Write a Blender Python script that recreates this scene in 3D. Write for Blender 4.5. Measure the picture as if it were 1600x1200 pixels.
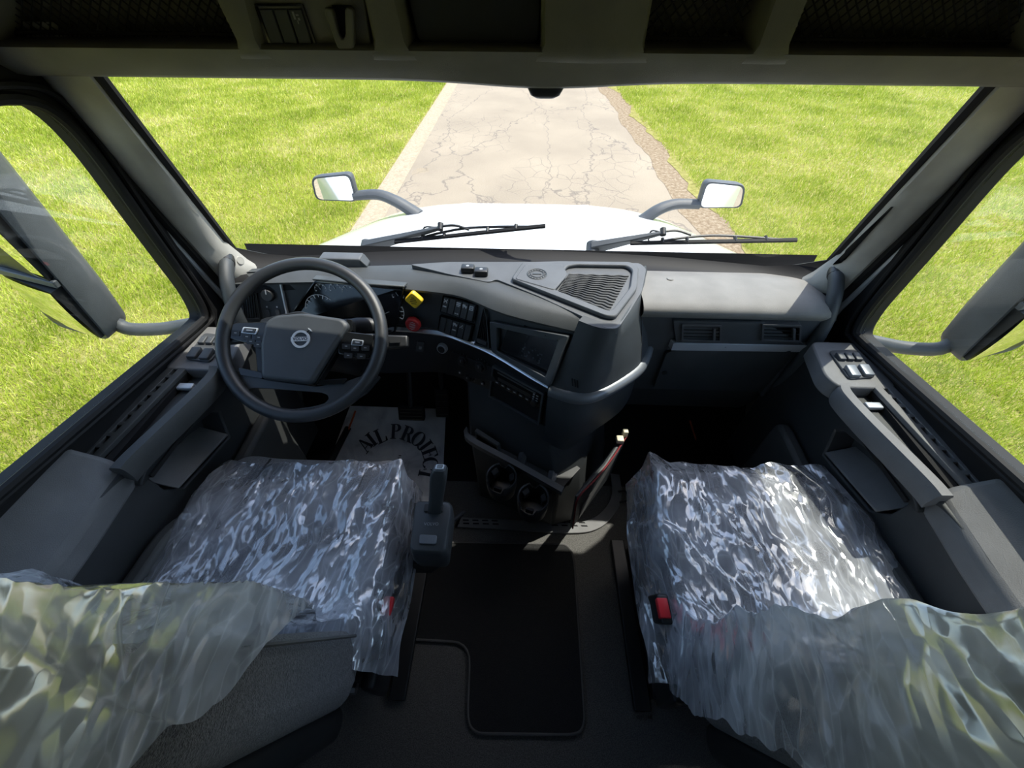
import bpy, bmesh, math, random
import numpy as np
from mathutils import Vector, Matrix, noise
from mathutils.bvhtree import BVHTree

for o in list(bpy.data.objects):
    bpy.data.objects.remove(o)
SC = bpy.context.scene
COL = SC.collection
random.seed(7)
PI = math.pi

# ------------------------------------------------------------------ camera
F = 601.0
CAM = np.array([-.01, 0.0, 1.5])
_Y = np.array([.034, -.731, .682]); _Y /= np.linalg.norm(_Y)
_X = np.array([1, .027, -.02]); _X -= _Y * (_X @ _Y); _X /= np.linalg.norm(_X)
MC = np.stack([_X, _Y, np.cross(_X, _Y)], 1)          # world -> camera (right, down, forward)
cam_d = bpy.data.cameras.new('camera'); cam = bpy.data.objects.new('camera', cam_d); COL.objects.link(cam)
cam_d.sensor_width = 36; cam_d.lens = 36 * F / 1600; cam_d.clip_start = .02; cam_d.clip_end = 400
cam.matrix_world = Matrix(((MC[0][0], -MC[1][0], -MC[2][0], CAM[0]),
                           (MC[0][1], -MC[1][1], -MC[2][1], CAM[1]),
                           (MC[0][2], -MC[1][2], -MC[2][2], CAM[2]), (0, 0, 0, 1)))
SC.camera = cam

# ------------------------------------------------------------------ sky, sun, exposure
w = bpy.data.worlds.new('sky'); SC.world = w; w.use_nodes = True
nt = w.node_tree; nt.nodes.clear()
sky = nt.nodes.new('ShaderNodeTexSky'); sky.sky_type = 'NISHITA'; sky.sun_disc = False
sky.sun_elevation = math.radians(64); sky.sun_rotation = math.radians(45); sky.air_density = 1.0; sky.dust_density = 1.5
bg = nt.nodes.new('ShaderNodeBackground'); bg.inputs[1].default_value = .32
wo = nt.nodes.new('ShaderNodeOutputWorld')
nt.links.new(sky.outputs[0], bg.inputs[0]); nt.links.new(bg.outputs[0], wo.inputs[0])
sun_d = bpy.data.lights.new('sun', 'SUN'); sun_d.energy = 5.0; sun_d.angle = math.radians(.6); sun_d.color = (1, .96, .88)
sun = bpy.data.objects.new('sun', sun_d); COL.objects.link(sun); sun.location = (3, 3, 9)
sun.rotation_euler = Vector((-.42, -.30, -1)).to_track_quat('-Z', 'Y').to_euler()
vs = SC.view_settings
vs.view_transform = 'Standard'; vs.look = 'None'; vs.exposure = .40; vs.gamma = 1; vs.use_curve_mapping = False

# ------------------------------------------------------------------ geometry helpers
def V(*a): return Vector(a)
def ray(px, py): return Vector(MC.T @ np.array([(px - 800) / F, (py - 600) / F, 1.]))
CV = Vector(CAM)
def U(px, py, ax, v):
    """the point of a photographed feature on a plane of the cab (x, y or z = v metres)"""
    d = ray(px, py); i = 'xyz'.index(ax); return CV + d * ((v - CV[i]) / d[i])
def onplane(px, py, p0, n):
    d = ray(px, py); return CV + d * ((p0 - CV).dot(n) / d.dot(n))

PRINTS = {'gauge_scale', 'display_lines', 'switch_symbol', 'knob_print', 'dial_marks', 'bezel_pinholes', 'finger_smudges', 'radio_symbol', 'lamp_symbol', 'switch_mark', 'button_symbol', 'round_emblem', 'cargo_net', 'badge_text', 'printed_lettering', 'paper_scuffs'}
class MB:
    def __init__(s): s.v = []; s.f = []
    def add(s, vs_, fs):
        b = len(s.v); s.v += [Vector(p) for p in vs_]; s.f += [tuple(b + i for i in q) for q in fs]; return s
    def box(s, c, size, R=None):
        h = Vector(size) / 2; c = Vector(c); pts = []
        for x in (-1, 1):
            for y in (-1, 1):
                for z in (-1, 1):
                    p = V(x * h.x, y * h.y, z * h.z); pts.append(c + (R @ p if R else p))
        return s.add(pts, [(0, 1, 3, 2), (4, 6, 7, 5), (0, 4, 5, 1), (2, 3, 7, 6), (0, 2, 6, 4), (1, 5, 7, 3)])
    def prism(s, poly, off):
        n = len(poly); off = Vector(off); a = [Vector(p) for p in poly]; b = [p + off for p in a]
        return s.add(a + b, [tuple(range(n))[::-1], tuple(range(n, 2 * n))] + [(i, (i + 1) % n, n + (i + 1) % n, n + i) for i in range(n)])
    def loft(s, rings, closed=True, caps=True):
        n = len(rings[0]); b = []; fs = []
        for r in rings: b += list(r)
        for k in range(len(rings) - 1):
            for i in range(n if closed else n - 1):
                j = (i + 1) % n; fs.append((k * n + i, k * n + j, (k + 1) * n + j, (k + 1) * n + i))
        if caps and closed: fs += [tuple(range(n))[::-1], tuple(range((len(rings) - 1) * n, len(rings) * n))]
        return s.add(b, fs)
    def grid(s, rows): return s.loft(rows, closed=False, caps=False)
    def tube(s, path, r, n=10, closed=False, flat=1.0, up=None):
        path = [Vector(p) for p in path]; m = len(path); rings = []; prev = None
        for i, p in enumerate(path):
            a = path[(i - 1) % m] if (i or closed) else path[0]; c = path[(i + 1) % m] if (i < m - 1 or closed) else path[-1]
            t = (c - a).normalized()
            if prev is None:
                q = Vector(up) if up else (V(0, 0, 1) if abs(t.z) < .9 else V(1, 0, 0))
            else: q = prev
            u = (q - t * q.dot(t)).normalized(); prev = u; w_ = t.cross(u); rr = r[i] if isinstance(r, (list, tuple)) else r
            rings.append([p + u * math.cos(2 * PI * k / n) * rr * flat + w_ * math.sin(2 * PI * k / n) * rr for k in range(n)])
        if closed:
            rings.append(rings[0]); return s.loft(rings, True, False)
        return s.loft(rings)
    def cyl(s, a, b, r, r2=None, n=20):
        a = Vector(a); b = Vector(b); t = (b - a).normalized(); u = t.orthogonal().normalized(); w_ = t.cross(u); r2 = r if r2 is None else r2
        return s.loft([[q + (u * math.cos(2 * PI * k / n) + w_ * math.sin(2 * PI * k / n)) * rr for k in range(n)] for q, rr in ((a, r), (b, r2))])
    def rbox(s, c, half, r, n=6, fn=None):
        """rounded box; fn moves each finished point (local to the centre)"""
        c = Vector(c); h = Vector(half); idx = {}; vs_ = []; fs = []
        def pt(p):
            key = tuple(round(x, 5) for x in p)
            if key in idx: return idx[key]
            q = V(*[p[i] * h[i] for i in range(3)])
            cl = V(*[max(-(h[i] - r), min(h[i] - r, q[i])) for i in range(3)])
            d = q - cl
            if d.length > 1e-9: q = cl + d.normalized() * r
            if fn: q = fn(q)
            idx[key] = len(vs_); vs_.append(c + q); return idx[key]
        ts = [[-1 + 2 * i / n for i in range(n + 1)] for _ in range(3)]
        for a in range(3):       # put the grid lines where the rounding is
            k = max(.02, r / h[a]); q = [0, k * .12, k * .4, k]; m = n - 6
            t = [-1 + x for x in q] + [-1 + k + (2 - 2 * k) * i / max(1, m) for i in range(1, max(1, m))] + [1 - x for x in q[::-1]]
            ts[a] = sorted(set(round(x, 5) for x in t))
        for ax in range(3):
            b_, c_ = [(1, 2), (2, 0), (0, 1)][ax]
            for sg in (-1, 1):
                for i in range(len(ts[b_]) - 1):
                    for j in range(len(ts[c_]) - 1):
                        q = []
                        for di, dj in ((0, 0), (1, 0), (1, 1), (0, 1)):
                            p = [0, 0, 0]; p[ax] = sg; p[b_] = ts[b_][i + di]; p[c_] = ts[c_][j + dj]; q.append(pt(p))
                        fs.append(tuple(q if sg > 0 else q[::-1]))
        return s.add(vs_, fs)
    def frame(s, outer, inner, off, back=False):
        """plate with a hole: outer and inner loops of equal count, thickness off; back closes the hole"""
        off = Vector(off); n = len(outer); o = [Vector(p) for p in outer]; i_ = [Vector(p) for p in inner]
        o2 = [p + off for p in o]; i2 = [p + off for p in i_]; fs = []
        for k in range(n):
            j = (k + 1) % n
            fs += [(k, j, n + j, n + k), (2 * n + k, 3 * n + k, 3 * n + j, 2 * n + j), (k, 2 * n + k, 2 * n + j, j), (n + k, n + j, 3 * n + j, 3 * n + k)]
        if back: fs.append(tuple(range(3 * n, 4 * n)))
        return s.add(o + i_ + o2 + i2, fs)
    def build(s, name, mat, parent=None, smooth=38, bevel=0, seg=2, recalc=True, sub=0, label=None):
        org = wloc(parent) if parent else Vector((0, 0, 0))
        if not parent:
            xs = [p.x for p in s.v]; ys = [p.y for p in s.v]; zs = [p.z for p in s.v]
            org = V((min(xs) + max(xs)) / 2, (min(ys) + max(ys)) / 2, min(zs))
        me = bpy.data.meshes.new(name); me.from_pydata([p - org for p in s.v], [], s.f)
        if recalc:
            bm = bmesh.new(); bm.from_mesh(me); bmesh.ops.recalc_face_normals(bm, faces=bm.faces); bm.to_mesh(me); bm.free()
        me.materials.append(mat)
        if smooth:
            me.polygons.foreach_set('use_smooth', [True] * len(me.polygons)); me.set_sharp_from_angle(angle=math.radians(smooth))
        o = bpy.data.objects.new(name, me); COL.objects.link(o)
        if parent: o.parent = parent
        else: o.location = org
        if bevel:
            b = o.modifiers.new('bevel', 'BEVEL'); b.width = bevel; b.segments = seg; b.limit_method = 'ANGLE'; b.angle_limit = math.radians(40)
        if sub:
            b = o.modifiers.new('sub', 'SUBSURF'); b.levels = sub; b.render_levels = sub
        if label: o['label'] = label
        if name in PRINTS: o['kind'] = 'stuff'
        return o

def wloc(o):
    p = Vector((0, 0, 0))
    while o: p = p + o.location; o = o.parent
    return p
def tag(o, label, cat, group=None, kind=None):
    o['label'] = label; o['category'] = cat
    if group: o['group'] = group
    if kind: o['kind'] = kind
    return o
def thing(name, loc, label, cat, group=None, kind=None):
    o = bpy.data.objects.new(name, None); COL.objects.link(o); o.location = loc; o.empty_display_size = .1
    return tag(o, label, cat, group, kind)
def fillet(pts, r, n=4, closed=True):
    out = []; m = len(pts); pts = [Vector(p) for p in pts]
    for i, p in enumerate(pts):
        if not closed and i in (0, m - 1): out.append(p); continue
        a = pts[i - 1] - p; b = pts[(i + 1) % m] - p; rr = r[i] if isinstance(r, (list, tuple)) else r
        ra = min(rr, a.length * .45); rb = min(rr, b.length * .45); A = p + a.normalized() * ra; B = p + b.normalized() * rb
        for k in range(n + 1):
            t = k / n; out.append(A * (1 - t) ** 2 + p * 2 * t * (1 - t) + B * t * t)
    return out
def catmull(pts, k=6):
    pts = [Vector(p) for p in pts]; P = [pts[0] * 2 - pts[1]] + pts + [pts[-1] * 2 - pts[-2]]; out = []
    for i in range(1, len(P) - 2):
        for j in range(k):
            t = j / k; a, b, c, d = P[i - 1:i + 3]
            out.append(.5 * ((2 * b) + (c - a) * t + (2 * a - 5 * b + 4 * c - d) * t * t + (3 * b - a - 3 * c + d) * t ** 3))
    return out + [pts[-1]]
def lerp(a, b, t): return a + (b - a) * t

class Surf:
    """surface that photographed details are laid on"""
    def __init__(s, mb): s.t = BVHTree.FromPolygons(mb.v, mb.f)
    def hit(s, px, py):
        d = ray(px, py).normalized(); p, n, i, ds = s.t.ray_cast(CV, d)
        if p is None: p, n, i, ds = s.t.find_nearest(CV + d * 1.2)
        if n.dot(d) > 0: n = -n
        return p, n
    def patch(s, mb, px, h, sink=.004, r=0):
        hs = [s.hit(*p) for p in px]; n = sum((q[1] for q in hs), V(0, 0, 0)).normalized(); pts = [q[0] for q in hs]
        if r: pts = fillet(pts, r)
        mb.prism([p - n * sink for p in pts], n * (h + sink)); return n
class Quad:
    """bilinear face from four pixel corners (tl, tr, br, bl) on a surface, or from four points"""
    def __init__(s, surf, px, lift=0):
        s.c = [surf.hit(*p)[0] for p in px] if surf else [Vector(p) for p in px]
        a, b, c, d = s.c; s.n = (b - a + c - d).cross(d - a + c - b).normalized()
        if s.n.dot(CV - a) < 0: s.n = -s.n
        s.c = [p + s.n * lift for p in s.c]
        s.w = ((b - a).length + (c - d).length) / 2; s.h = ((d - a).length + (c - b).length) / 2
        s.ux = ((b - a) + (c - d)).normalized(); s.uy = s.n.cross(s.ux)
        if s.uy.dot(a - d) < 0: s.uy = -s.uy
    def p(s, u, v, h=0):
        a, b, c, d = s.c; return lerp(lerp(a, b, u), lerp(d, c, u), v) + s.n * h
    def quad(s, u0, u1, v0, v1, h=0): return [s.p(u0, v0, h), s.p(u1, v0, h), s.p(u1, v1, h), s.p(u0, v1, h)]
    def bx(s, mb, u0, u1, v0, v1, h0, h1, r=0):
        q = s.quad(u0, u1, v0, v1, h0); q = fillet(q, r, 3) if r else q
        mb.prism(q, s.n * (h1 - h0)); return mb
    def ring(s, mb, u0, u1, v0, v1, du, dv, h0, h1, r=0, back=False):
        o = s.quad(u0, u1, v0, v1, h1); i = s.quad(u0 + du, u1 - du, v0 + dv, v1 - dv, h1)
        if r: o = fillet(o, r, 3); i = fillet(i, r * .7, 3)
        mb.frame(o, i, s.n * (h0 - h1), back); return mb
    def disc(s, mb, u, v, r, h0, h1, r2=None, n=24): mb.cyl(s.p(u, v, h0), s.p(u, v, h1), r, r2, n); return mb

def text_shape(body, size, mb, org, ux, uy, nz, depth=.0006, align='CENTER', bold=0.0):
    c = bpy.data.curves.new('t', 'FONT'); c.body = body; c.size = size; c.align_x = align; c.align_y = 'CENTER'; c.offset = bold; c.resolution_u = 2
    o = bpy.data.objects.new('t', c); COL.objects.link(o); bpy.context.view_layer.update()
    me = o.to_mesh(); vs_ = [v.co.copy() for v in me.vertices]; fs = [tuple(p.vertices) for p in me.polygons]
    o.to_mesh_clear(); bpy.data.objects.remove(o); bpy.data.curves.remove(c)
    mb.add([org + ux * p.x + uy * p.y + nz * depth for p in vs_], fs)
def bbox_box(mb, x0, x1, y0, y1, z0, z1): return mb.box(((x0 + x1) / 2, (y0 + y1) / 2, (z0 + z1) / 2), (abs(x1 - x0), abs(y1 - y0), abs(z1 - z0)))

# ------------------------------------------------------------------ materials
def mat(name):
    m = bpy.data.materials.new(name); m.use_nodes = True; t = m.node_tree; t.nodes.clear()
    o = t.nodes.new('ShaderNodeOutputMaterial'); return m, t, o
def nd(t, k, **kw):
    n = t.nodes.new(k)
    for a, b in kw.items(): setattr(n, a, b)
    return n
def tex(t, kind, scale, detail=3, stretch=None, rough=.5):
    tc = nd(t, 'ShaderNodeTexCoord'); n = nd(t, kind); src = tc.outputs['Object']
    if stretch:
        mp = nd(t, 'ShaderNodeMapping'); mp.inputs['Scale'].default_value = stretch; t.links.new(src, mp.inputs[0]); src = mp.outputs[0]
    t.links.new(src, n.inputs['Vector']); n.inputs['Scale'].default_value = scale
    if 'Detail' in n.inputs: n.inputs['Detail'].default_value = detail
    if 'Roughness' in n.inputs and kind == 'ShaderNodeTexNoise': n.inputs['Roughness'].default_value = rough
    return n
def ramp(t, src, stops):
    r = nd(t, 'ShaderNodeValToRGB'); e = r.color_ramp.elements
    while len(e) < len(stops): e.new(.5)
    for k, (p, c) in enumerate(stops): e[k].position = p; e[k].color = (*c, 1) if len(c) == 3 else c
    t.links.new(src, r.inputs[0]); return r
def plastic(name, col, rough=.5, grain=900, bump=.15, var=.12, metal=0, spec=.5, coat=0):
    """moulded plastic, rubber or metal: base colour with slight mottling and a fine grain"""
    m, t, o = mat(name); b = nd(t, 'ShaderNodeBsdfPrincipled'); b.inputs['Roughness'].default_value = rough; b.inputs['Metallic'].default_value = metal
    b.inputs['Specular IOR Level'].default_value = spec; b.inputs['Coat Weight'].default_value = coat
    n = tex(t, 'ShaderNodeTexNoise', 14, 4)
    r = ramp(t, n.outputs[0], [(.3, tuple(c * (1 - var) for c in col)), (.7, tuple(min(1, c * (1 + var)) for c in col))])
    t.links.new(r.outputs[0], b.inputs['Base Color'])
    if bump:
        g = tex(t, 'ShaderNodeTexVoronoi', grain); bp = nd(t, 'ShaderNodeBump'); bp.inputs['Strength'].default_value = bump; bp.inputs['Distance'].default_value = .001
        t.links.new(g.outputs['Distance'], bp.inputs['Height']); t.links.new(bp.outputs[0], b.inputs['Normal'])
    t.links.new(b.outputs[0], o.inputs[0]); return m
def fabric(name, c1, c2, scale=260, bump=.6):
    m, t, o = mat(name); b = nd(t, 'ShaderNodeBsdfPrincipled'); b.inputs['Roughness'].default_value = .95; b.inputs['Specular IOR Level'].default_value = .15
    b.inputs['Sheen Weight'].default_value = .3
    n = tex(t, 'ShaderNodeTexNoise', scale, 2, (1, 1, 1)); v = tex(t, 'ShaderNodeTexVoronoi', scale * 1.3)
    r = ramp(t, n.outputs[0], [(.35, c1), (.65, c2)]); t.links.new(r.outputs[0], b.inputs['Base Color'])
    bp = nd(t, 'ShaderNodeBump'); bp.inputs['Strength'].default_value = bump; bp.inputs['Distance'].default_value = .002
    t.links.new(v.outputs['Distance'], bp.inputs['Height']); t.links.new(bp.outputs[0], b.inputs['Normal']); t.links.new(b.outputs[0], o.inputs[0]); return m
def glass(name, tint=(.97, .99, .97)):
    m, t, o = mat(name); tr = nd(t, 'ShaderNodeBsdfTransparent'); tr.inputs[0].default_value = (*tint, 1)
    g = nd(t, 'ShaderNodeBsdfGlossy'); g.inputs['Roughness'].default_value = .01
    lw = nd(t, 'ShaderNodeLayerWeight'); lw.inputs[0].default_value = .5; pw = nd(t, 'ShaderNodeMath', operation='POWER'); pw.inputs[1].default_value = 5; t.links.new(lw.outputs['Facing'], pw.inputs[0])
    fr = nd(t, 'ShaderNodeMath', operation='MULTIPLY_ADD'); fr.inputs[1].default_value = .96; fr.inputs[2].default_value = .04; t.links.new(pw.outputs[0], fr.inputs[0])
    mx = nd(t, 'ShaderNodeMixShader'); t.links.new(fr.outputs[0], mx.inputs[0]); t.links.new(tr.outputs[0], mx.inputs[1]); t.links.new(g.outputs[0], mx.inputs[2])
    t.links.new(mx.outputs[0], o.inputs[0]); return m
def film(name, body=.20, ang=.6, sc=1.0, kk=1.0):
    """thin clear polythene: see-through, hazy, crumpled into small flat facets that catch the light"""
    m, t, o = mat(name)
    tr = nd(t, 'ShaderNodeBsdfTransparent'); tr.inputs[0].default_value = (.96, .97, 1, 1)
    df = nd(t, 'ShaderNodeBsdfDiffuse'); df.inputs[0].default_value = (.84, .87, .93, 1)
    tl = nd(t, 'ShaderNodeBsdfTranslucent'); tl.inputs[0].default_value = (.84, .87, .93, 1)
    g = nd(t, 'ShaderNodeBsdfGlossy'); g.inputs['Roughness'].default_value = .17; g.inputs[0].default_value = (1, 1, 1, 1)
    tc = nd(t, 'ShaderNodeTexCoord'); geo = nd(t, 'ShaderNodeNewGeometry')
    wn = nd(t, 'ShaderNodeTexNoise'); wn.inputs['Scale'].default_value = 6; wn.inputs['Detail'].default_value = 2; t.links.new(tc.outputs['Object'], wn.inputs['Vector'])
    wv = nd(t, 'ShaderNodeVectorMath', operation='MULTIPLY_ADD'); t.links.new(wn.outputs['Color'], wv.inputs[0]); wv.inputs[1].default_value = (.09, .09, .09); t.links.new(tc.outputs['Object'], wv.inputs[2])
    acc = geo.outputs['Normal']; edges = []
    for scale, rot, stretch, k, sm in ((15 * sc, ang, (1, .22, 1), .45 * kk, .3), (38 * sc, ang + .5, (1, .22, 1), .50 * kk, .25), (100 * sc, ang - .5, (1, .40, 1), .42 * kk, .25)):
        mp = nd(t, 'ShaderNodeMapping'); mp.inputs['Rotation'].default_value = (.3, .2, rot); mp.inputs['Scale'].default_value = stretch; t.links.new(wv.outputs[0], mp.inputs[0])
        v = nd(t, 'ShaderNodeTexVoronoi', feature='SMOOTH_F1'); v.inputs['Scale'].default_value = scale; v.inputs['Smoothness'].default_value = sm; t.links.new(mp.outputs[0], v.inputs['Vector'])
        su = nd(t, 'ShaderNodeVectorMath', operation='SUBTRACT'); t.links.new(v.outputs['Color'], su.inputs[0]); su.inputs[1].default_value = (.5, .5, .5)
        ma = nd(t, 'ShaderNodeVectorMath', operation='MULTIPLY_ADD'); t.links.new(su.outputs[0], ma.inputs[0]); ma.inputs[1].default_value = (k, k, k); t.links.new(acc, ma.inputs[2]); acc = ma.outputs[0]
        if len(edges) < 2:
            e = nd(t, 'ShaderNodeTexVoronoi', feature='DISTANCE_TO_EDGE'); e.inputs['Scale'].default_value = scale; t.links.new(mp.outputs[0], e.inputs['Vector'])
            edges.append(ramp(t, e.outputs['Distance'], [(0, (1, 1, 1)), (.025, (.35, .35, .35)), (.07, (0, 0, 0))]))  # creases thicker and whiter, their highlights put into the haze
    no = nd(t, 'ShaderNodeVectorMath', operation='NORMALIZE'); t.links.new(acc, no.inputs[0])
    for s in (g, df, tl): t.links.new(no.outputs[0], s.inputs['Normal'])
    m1 = nd(t, 'ShaderNodeMixShader'); m1.inputs[0].default_value = .45; t.links.new(df.outputs[0], m1.inputs[1]); t.links.new(tl.outputs[0], m1.inputs[2])
    pn = tex(t, 'ShaderNodeTexNoise', 7, 3); pb = ramp(t, pn.outputs[0], [(.35, (body * .45,) * 3), (.65, (body * 1.35,) * 3)])
    ed = nd(t, 'ShaderNodeMath', operation='ADD'); t.links.new(edges[0].outputs[0], ed.inputs[0]); t.links.new(edges[1].outputs[0], ed.inputs[1])
    fc = nd(t, 'ShaderNodeMath', operation='MULTIPLY_ADD'); fc.inputs[1].default_value = .22; fc.use_clamp = True; t.links.new(ed.outputs[0], fc.inputs[0]); t.links.new(pb.outputs[0], fc.inputs[2])
    m2 = nd(t, 'ShaderNodeMixShader'); t.links.new(fc.outputs[0], m2.inputs[0]); t.links.new(tr.outputs[0], m2.inputs[1]); t.links.new(m1.outputs[0], m2.inputs[2])
    lw = nd(t, 'ShaderNodeLayerWeight'); lw.inputs[0].default_value = .5; t.links.new(no.outputs[0], lw.inputs['Normal'])
    fr = nd(t, 'ShaderNodeMath', operation='POWER'); fr.inputs[1].default_value = 3.0; t.links.new(lw.outputs['Facing'], fr.inputs[0])
    mu = nd(t, 'ShaderNodeMath', operation='MULTIPLY_ADD'); mu.inputs[1].default_value = .9; mu.inputs[2].default_value = .18; mu.use_clamp = True; t.links.new(fr.outputs[0], mu.inputs[0])
    m3 = nd(t, 'ShaderNodeMixShader'); t.links.new(mu.outputs[0], m3.inputs[0]); t.links.new(m2.outputs[0], m3.inputs[1]); t.links.new(g.outputs[0], m3.inputs[2])
    t.links.new(m3.outputs[0], o.inputs[0]); return m
def flat(name, col, rough=.5, emit=0):
    m, t, o = mat(name); b = nd(t, 'ShaderNodeBsdfPrincipled'); n = tex(t, 'ShaderNodeTexNoise', 40, 2)
    r = ramp(t, n.outputs[0], [(.3, tuple(c * .94 for c in col)), (.7, col)]); t.links.new(r.outputs[0], b.inputs['Base Color']); b.inputs['Roughness'].default_value = rough
    if emit: b.inputs['Emission Color'].default_value = (*col, 1); b.inputs['Emission Strength'].default_value = emit
    t.links.new(b.outputs[0], o.inputs[0]); return m

M = dict(
    dash=plastic('dash_charcoal', (.040, .046, .050), .5, 900, .25),
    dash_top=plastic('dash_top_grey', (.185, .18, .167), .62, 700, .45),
    ledge=plastic('ledge_shaded_grey', (.085, .09, .096), .5, 800, .3),  # darker than dash_top: the header's shade is put into the colour
    badge=plastic('badge_silver', (.62, .64, .66), .35, 900, 0, .03, .2),
    pad=plastic('dash_pad_soft', (.050, .055, .056), .48, 800, .3),
    black=plastic('black_plastic', (.012, .013, .014), .42, 900, .12),
    gloss=plastic('gloss_black', (.008, .009, .010), .12, 900, 0, 0),
    rubber=plastic('black_rubber', (.008, .008, .009), .65, 500, .1, spec=.3),
    wheel=plastic('wheel_leather', (.026, .028, .030), .36, 1100, .18),
    hub=plastic('airbag_cover', (.040, .045, .050), .45, 1200, .2),
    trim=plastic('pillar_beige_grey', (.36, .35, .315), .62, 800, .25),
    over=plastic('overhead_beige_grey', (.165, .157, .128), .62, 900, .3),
    door=plastic('door_charcoal', (.030, .033, .035), .5, 700, .3),
    arm=plastic('armrest_grey', (.15, .15, .15), .6, 600, .4),
    doorg=plastic('door_pocket_grey', (.055, .058, .058), .6, 700, .3),
    silver=plastic('satin_silver', (.46, .49, .52), .32, 900, 0, .05, .25),
    band=plastic('grey_band', (.16, .175, .19), .35, 900, .05, .08, .3),
    chrome=plastic('chrome', (.80, .82, .85), .28, 900, 0, .02, 1),
    grey=plastic('switch_grey', (.05, .053, .056), .5, 900, .1),
    mirhouse=plastic('mirror_housing', (.065, .072, .078), .5, 500, .3),
    mirror=plastic('mirror_glass', (.92, .94, .93), .015, 900, 0, .0, 1),
    white=plastic('white_paint', (.72, .73, .75), .22, 900, 0, .02, 0, .5, .6),
    whitebody=plastic('white_body', (.6, .61, .62), .3, 900, 0, .02),
    carpet=fabric('carpet_black', (.070, .068, .063), (.165, .16, .148), 420, .9),
    mat=fabric('mat_black', (.010, .010, .010), (.020, .020, .020), 500, .7),
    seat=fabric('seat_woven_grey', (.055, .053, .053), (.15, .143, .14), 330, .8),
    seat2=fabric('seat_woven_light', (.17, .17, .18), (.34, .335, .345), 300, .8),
    thread=plastic('stitch_thread', (.09, .088, .085), .9, 600, .3),
    net=plastic('elastic_net', (.012, .011, .009), .8, 500, .1),
    dark=plastic('dark_lining', (.004, .004, .0045), .9, 500, .1),
    yellow=plastic('yellow_knob', (.85, .56, .03), .4, 900, .05),
    red=plastic('red_knob', (.55, .03, .03), .4, 900, .05),
    redbuckle=plastic('red_button', (.62, .02, .03), .4, 900, .05),
    orange=plastic('orange_piping', (.55, .10, .03), .5, 900, 0),
    print=flat('white_print', (.62, .63, .64)),
    printd=flat('dim_print', (.28, .29, .30)),
    printk=flat('black_print', (.02, .02, .02)),
    ink=flat('navy_ink', (.012, .014, .035)),
    paper=None, film=film('clear_film', .44), film2=film('clear_film_loose', .60, .2, .9, .55),
    glass=glass('cab_glass'), lens=glass('display_glass', (.9, .93, .96)),
    steel=plastic('steel', (.35, .35, .36), .35, 900, .05, .1, 1),
    ledred=flat('red_telltale', (.9, .03, .03), .4, 1.5),
    screenlit=flat('display_print', (.30, .36, .42), .4, .2),
)
def paper_mat():
    m, t, o = mat('paper_sheet'); b = nd(t, 'ShaderNodeBsdfPrincipled'); b.inputs['Roughness'].default_value = .7
    n = tex(t, 'ShaderNodeTexNoise', 11, 6); n.inputs['Distortion'].default_value = .8
    r = ramp(t, n.outputs[0], [(.30, (.40, .42, .48)), (.42, (.62, .64, .70)), (.6, (.78, .80, .84))]); t.links.new(r.outputs[0], b.inputs['Base Color'])
    bp = nd(t, 'ShaderNodeBump'); bp.inputs['Strength'].default_value = .4; bp.inputs['Distance'].default_value = .01; t.links.new(n.outputs[0], bp.inputs['Height']); t.links.new(bp.outputs[0], b.inputs['Normal'])
    t.links.new(b.outputs[0], o.inputs[0]); return m
M['paper'] = paper_mat()
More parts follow.
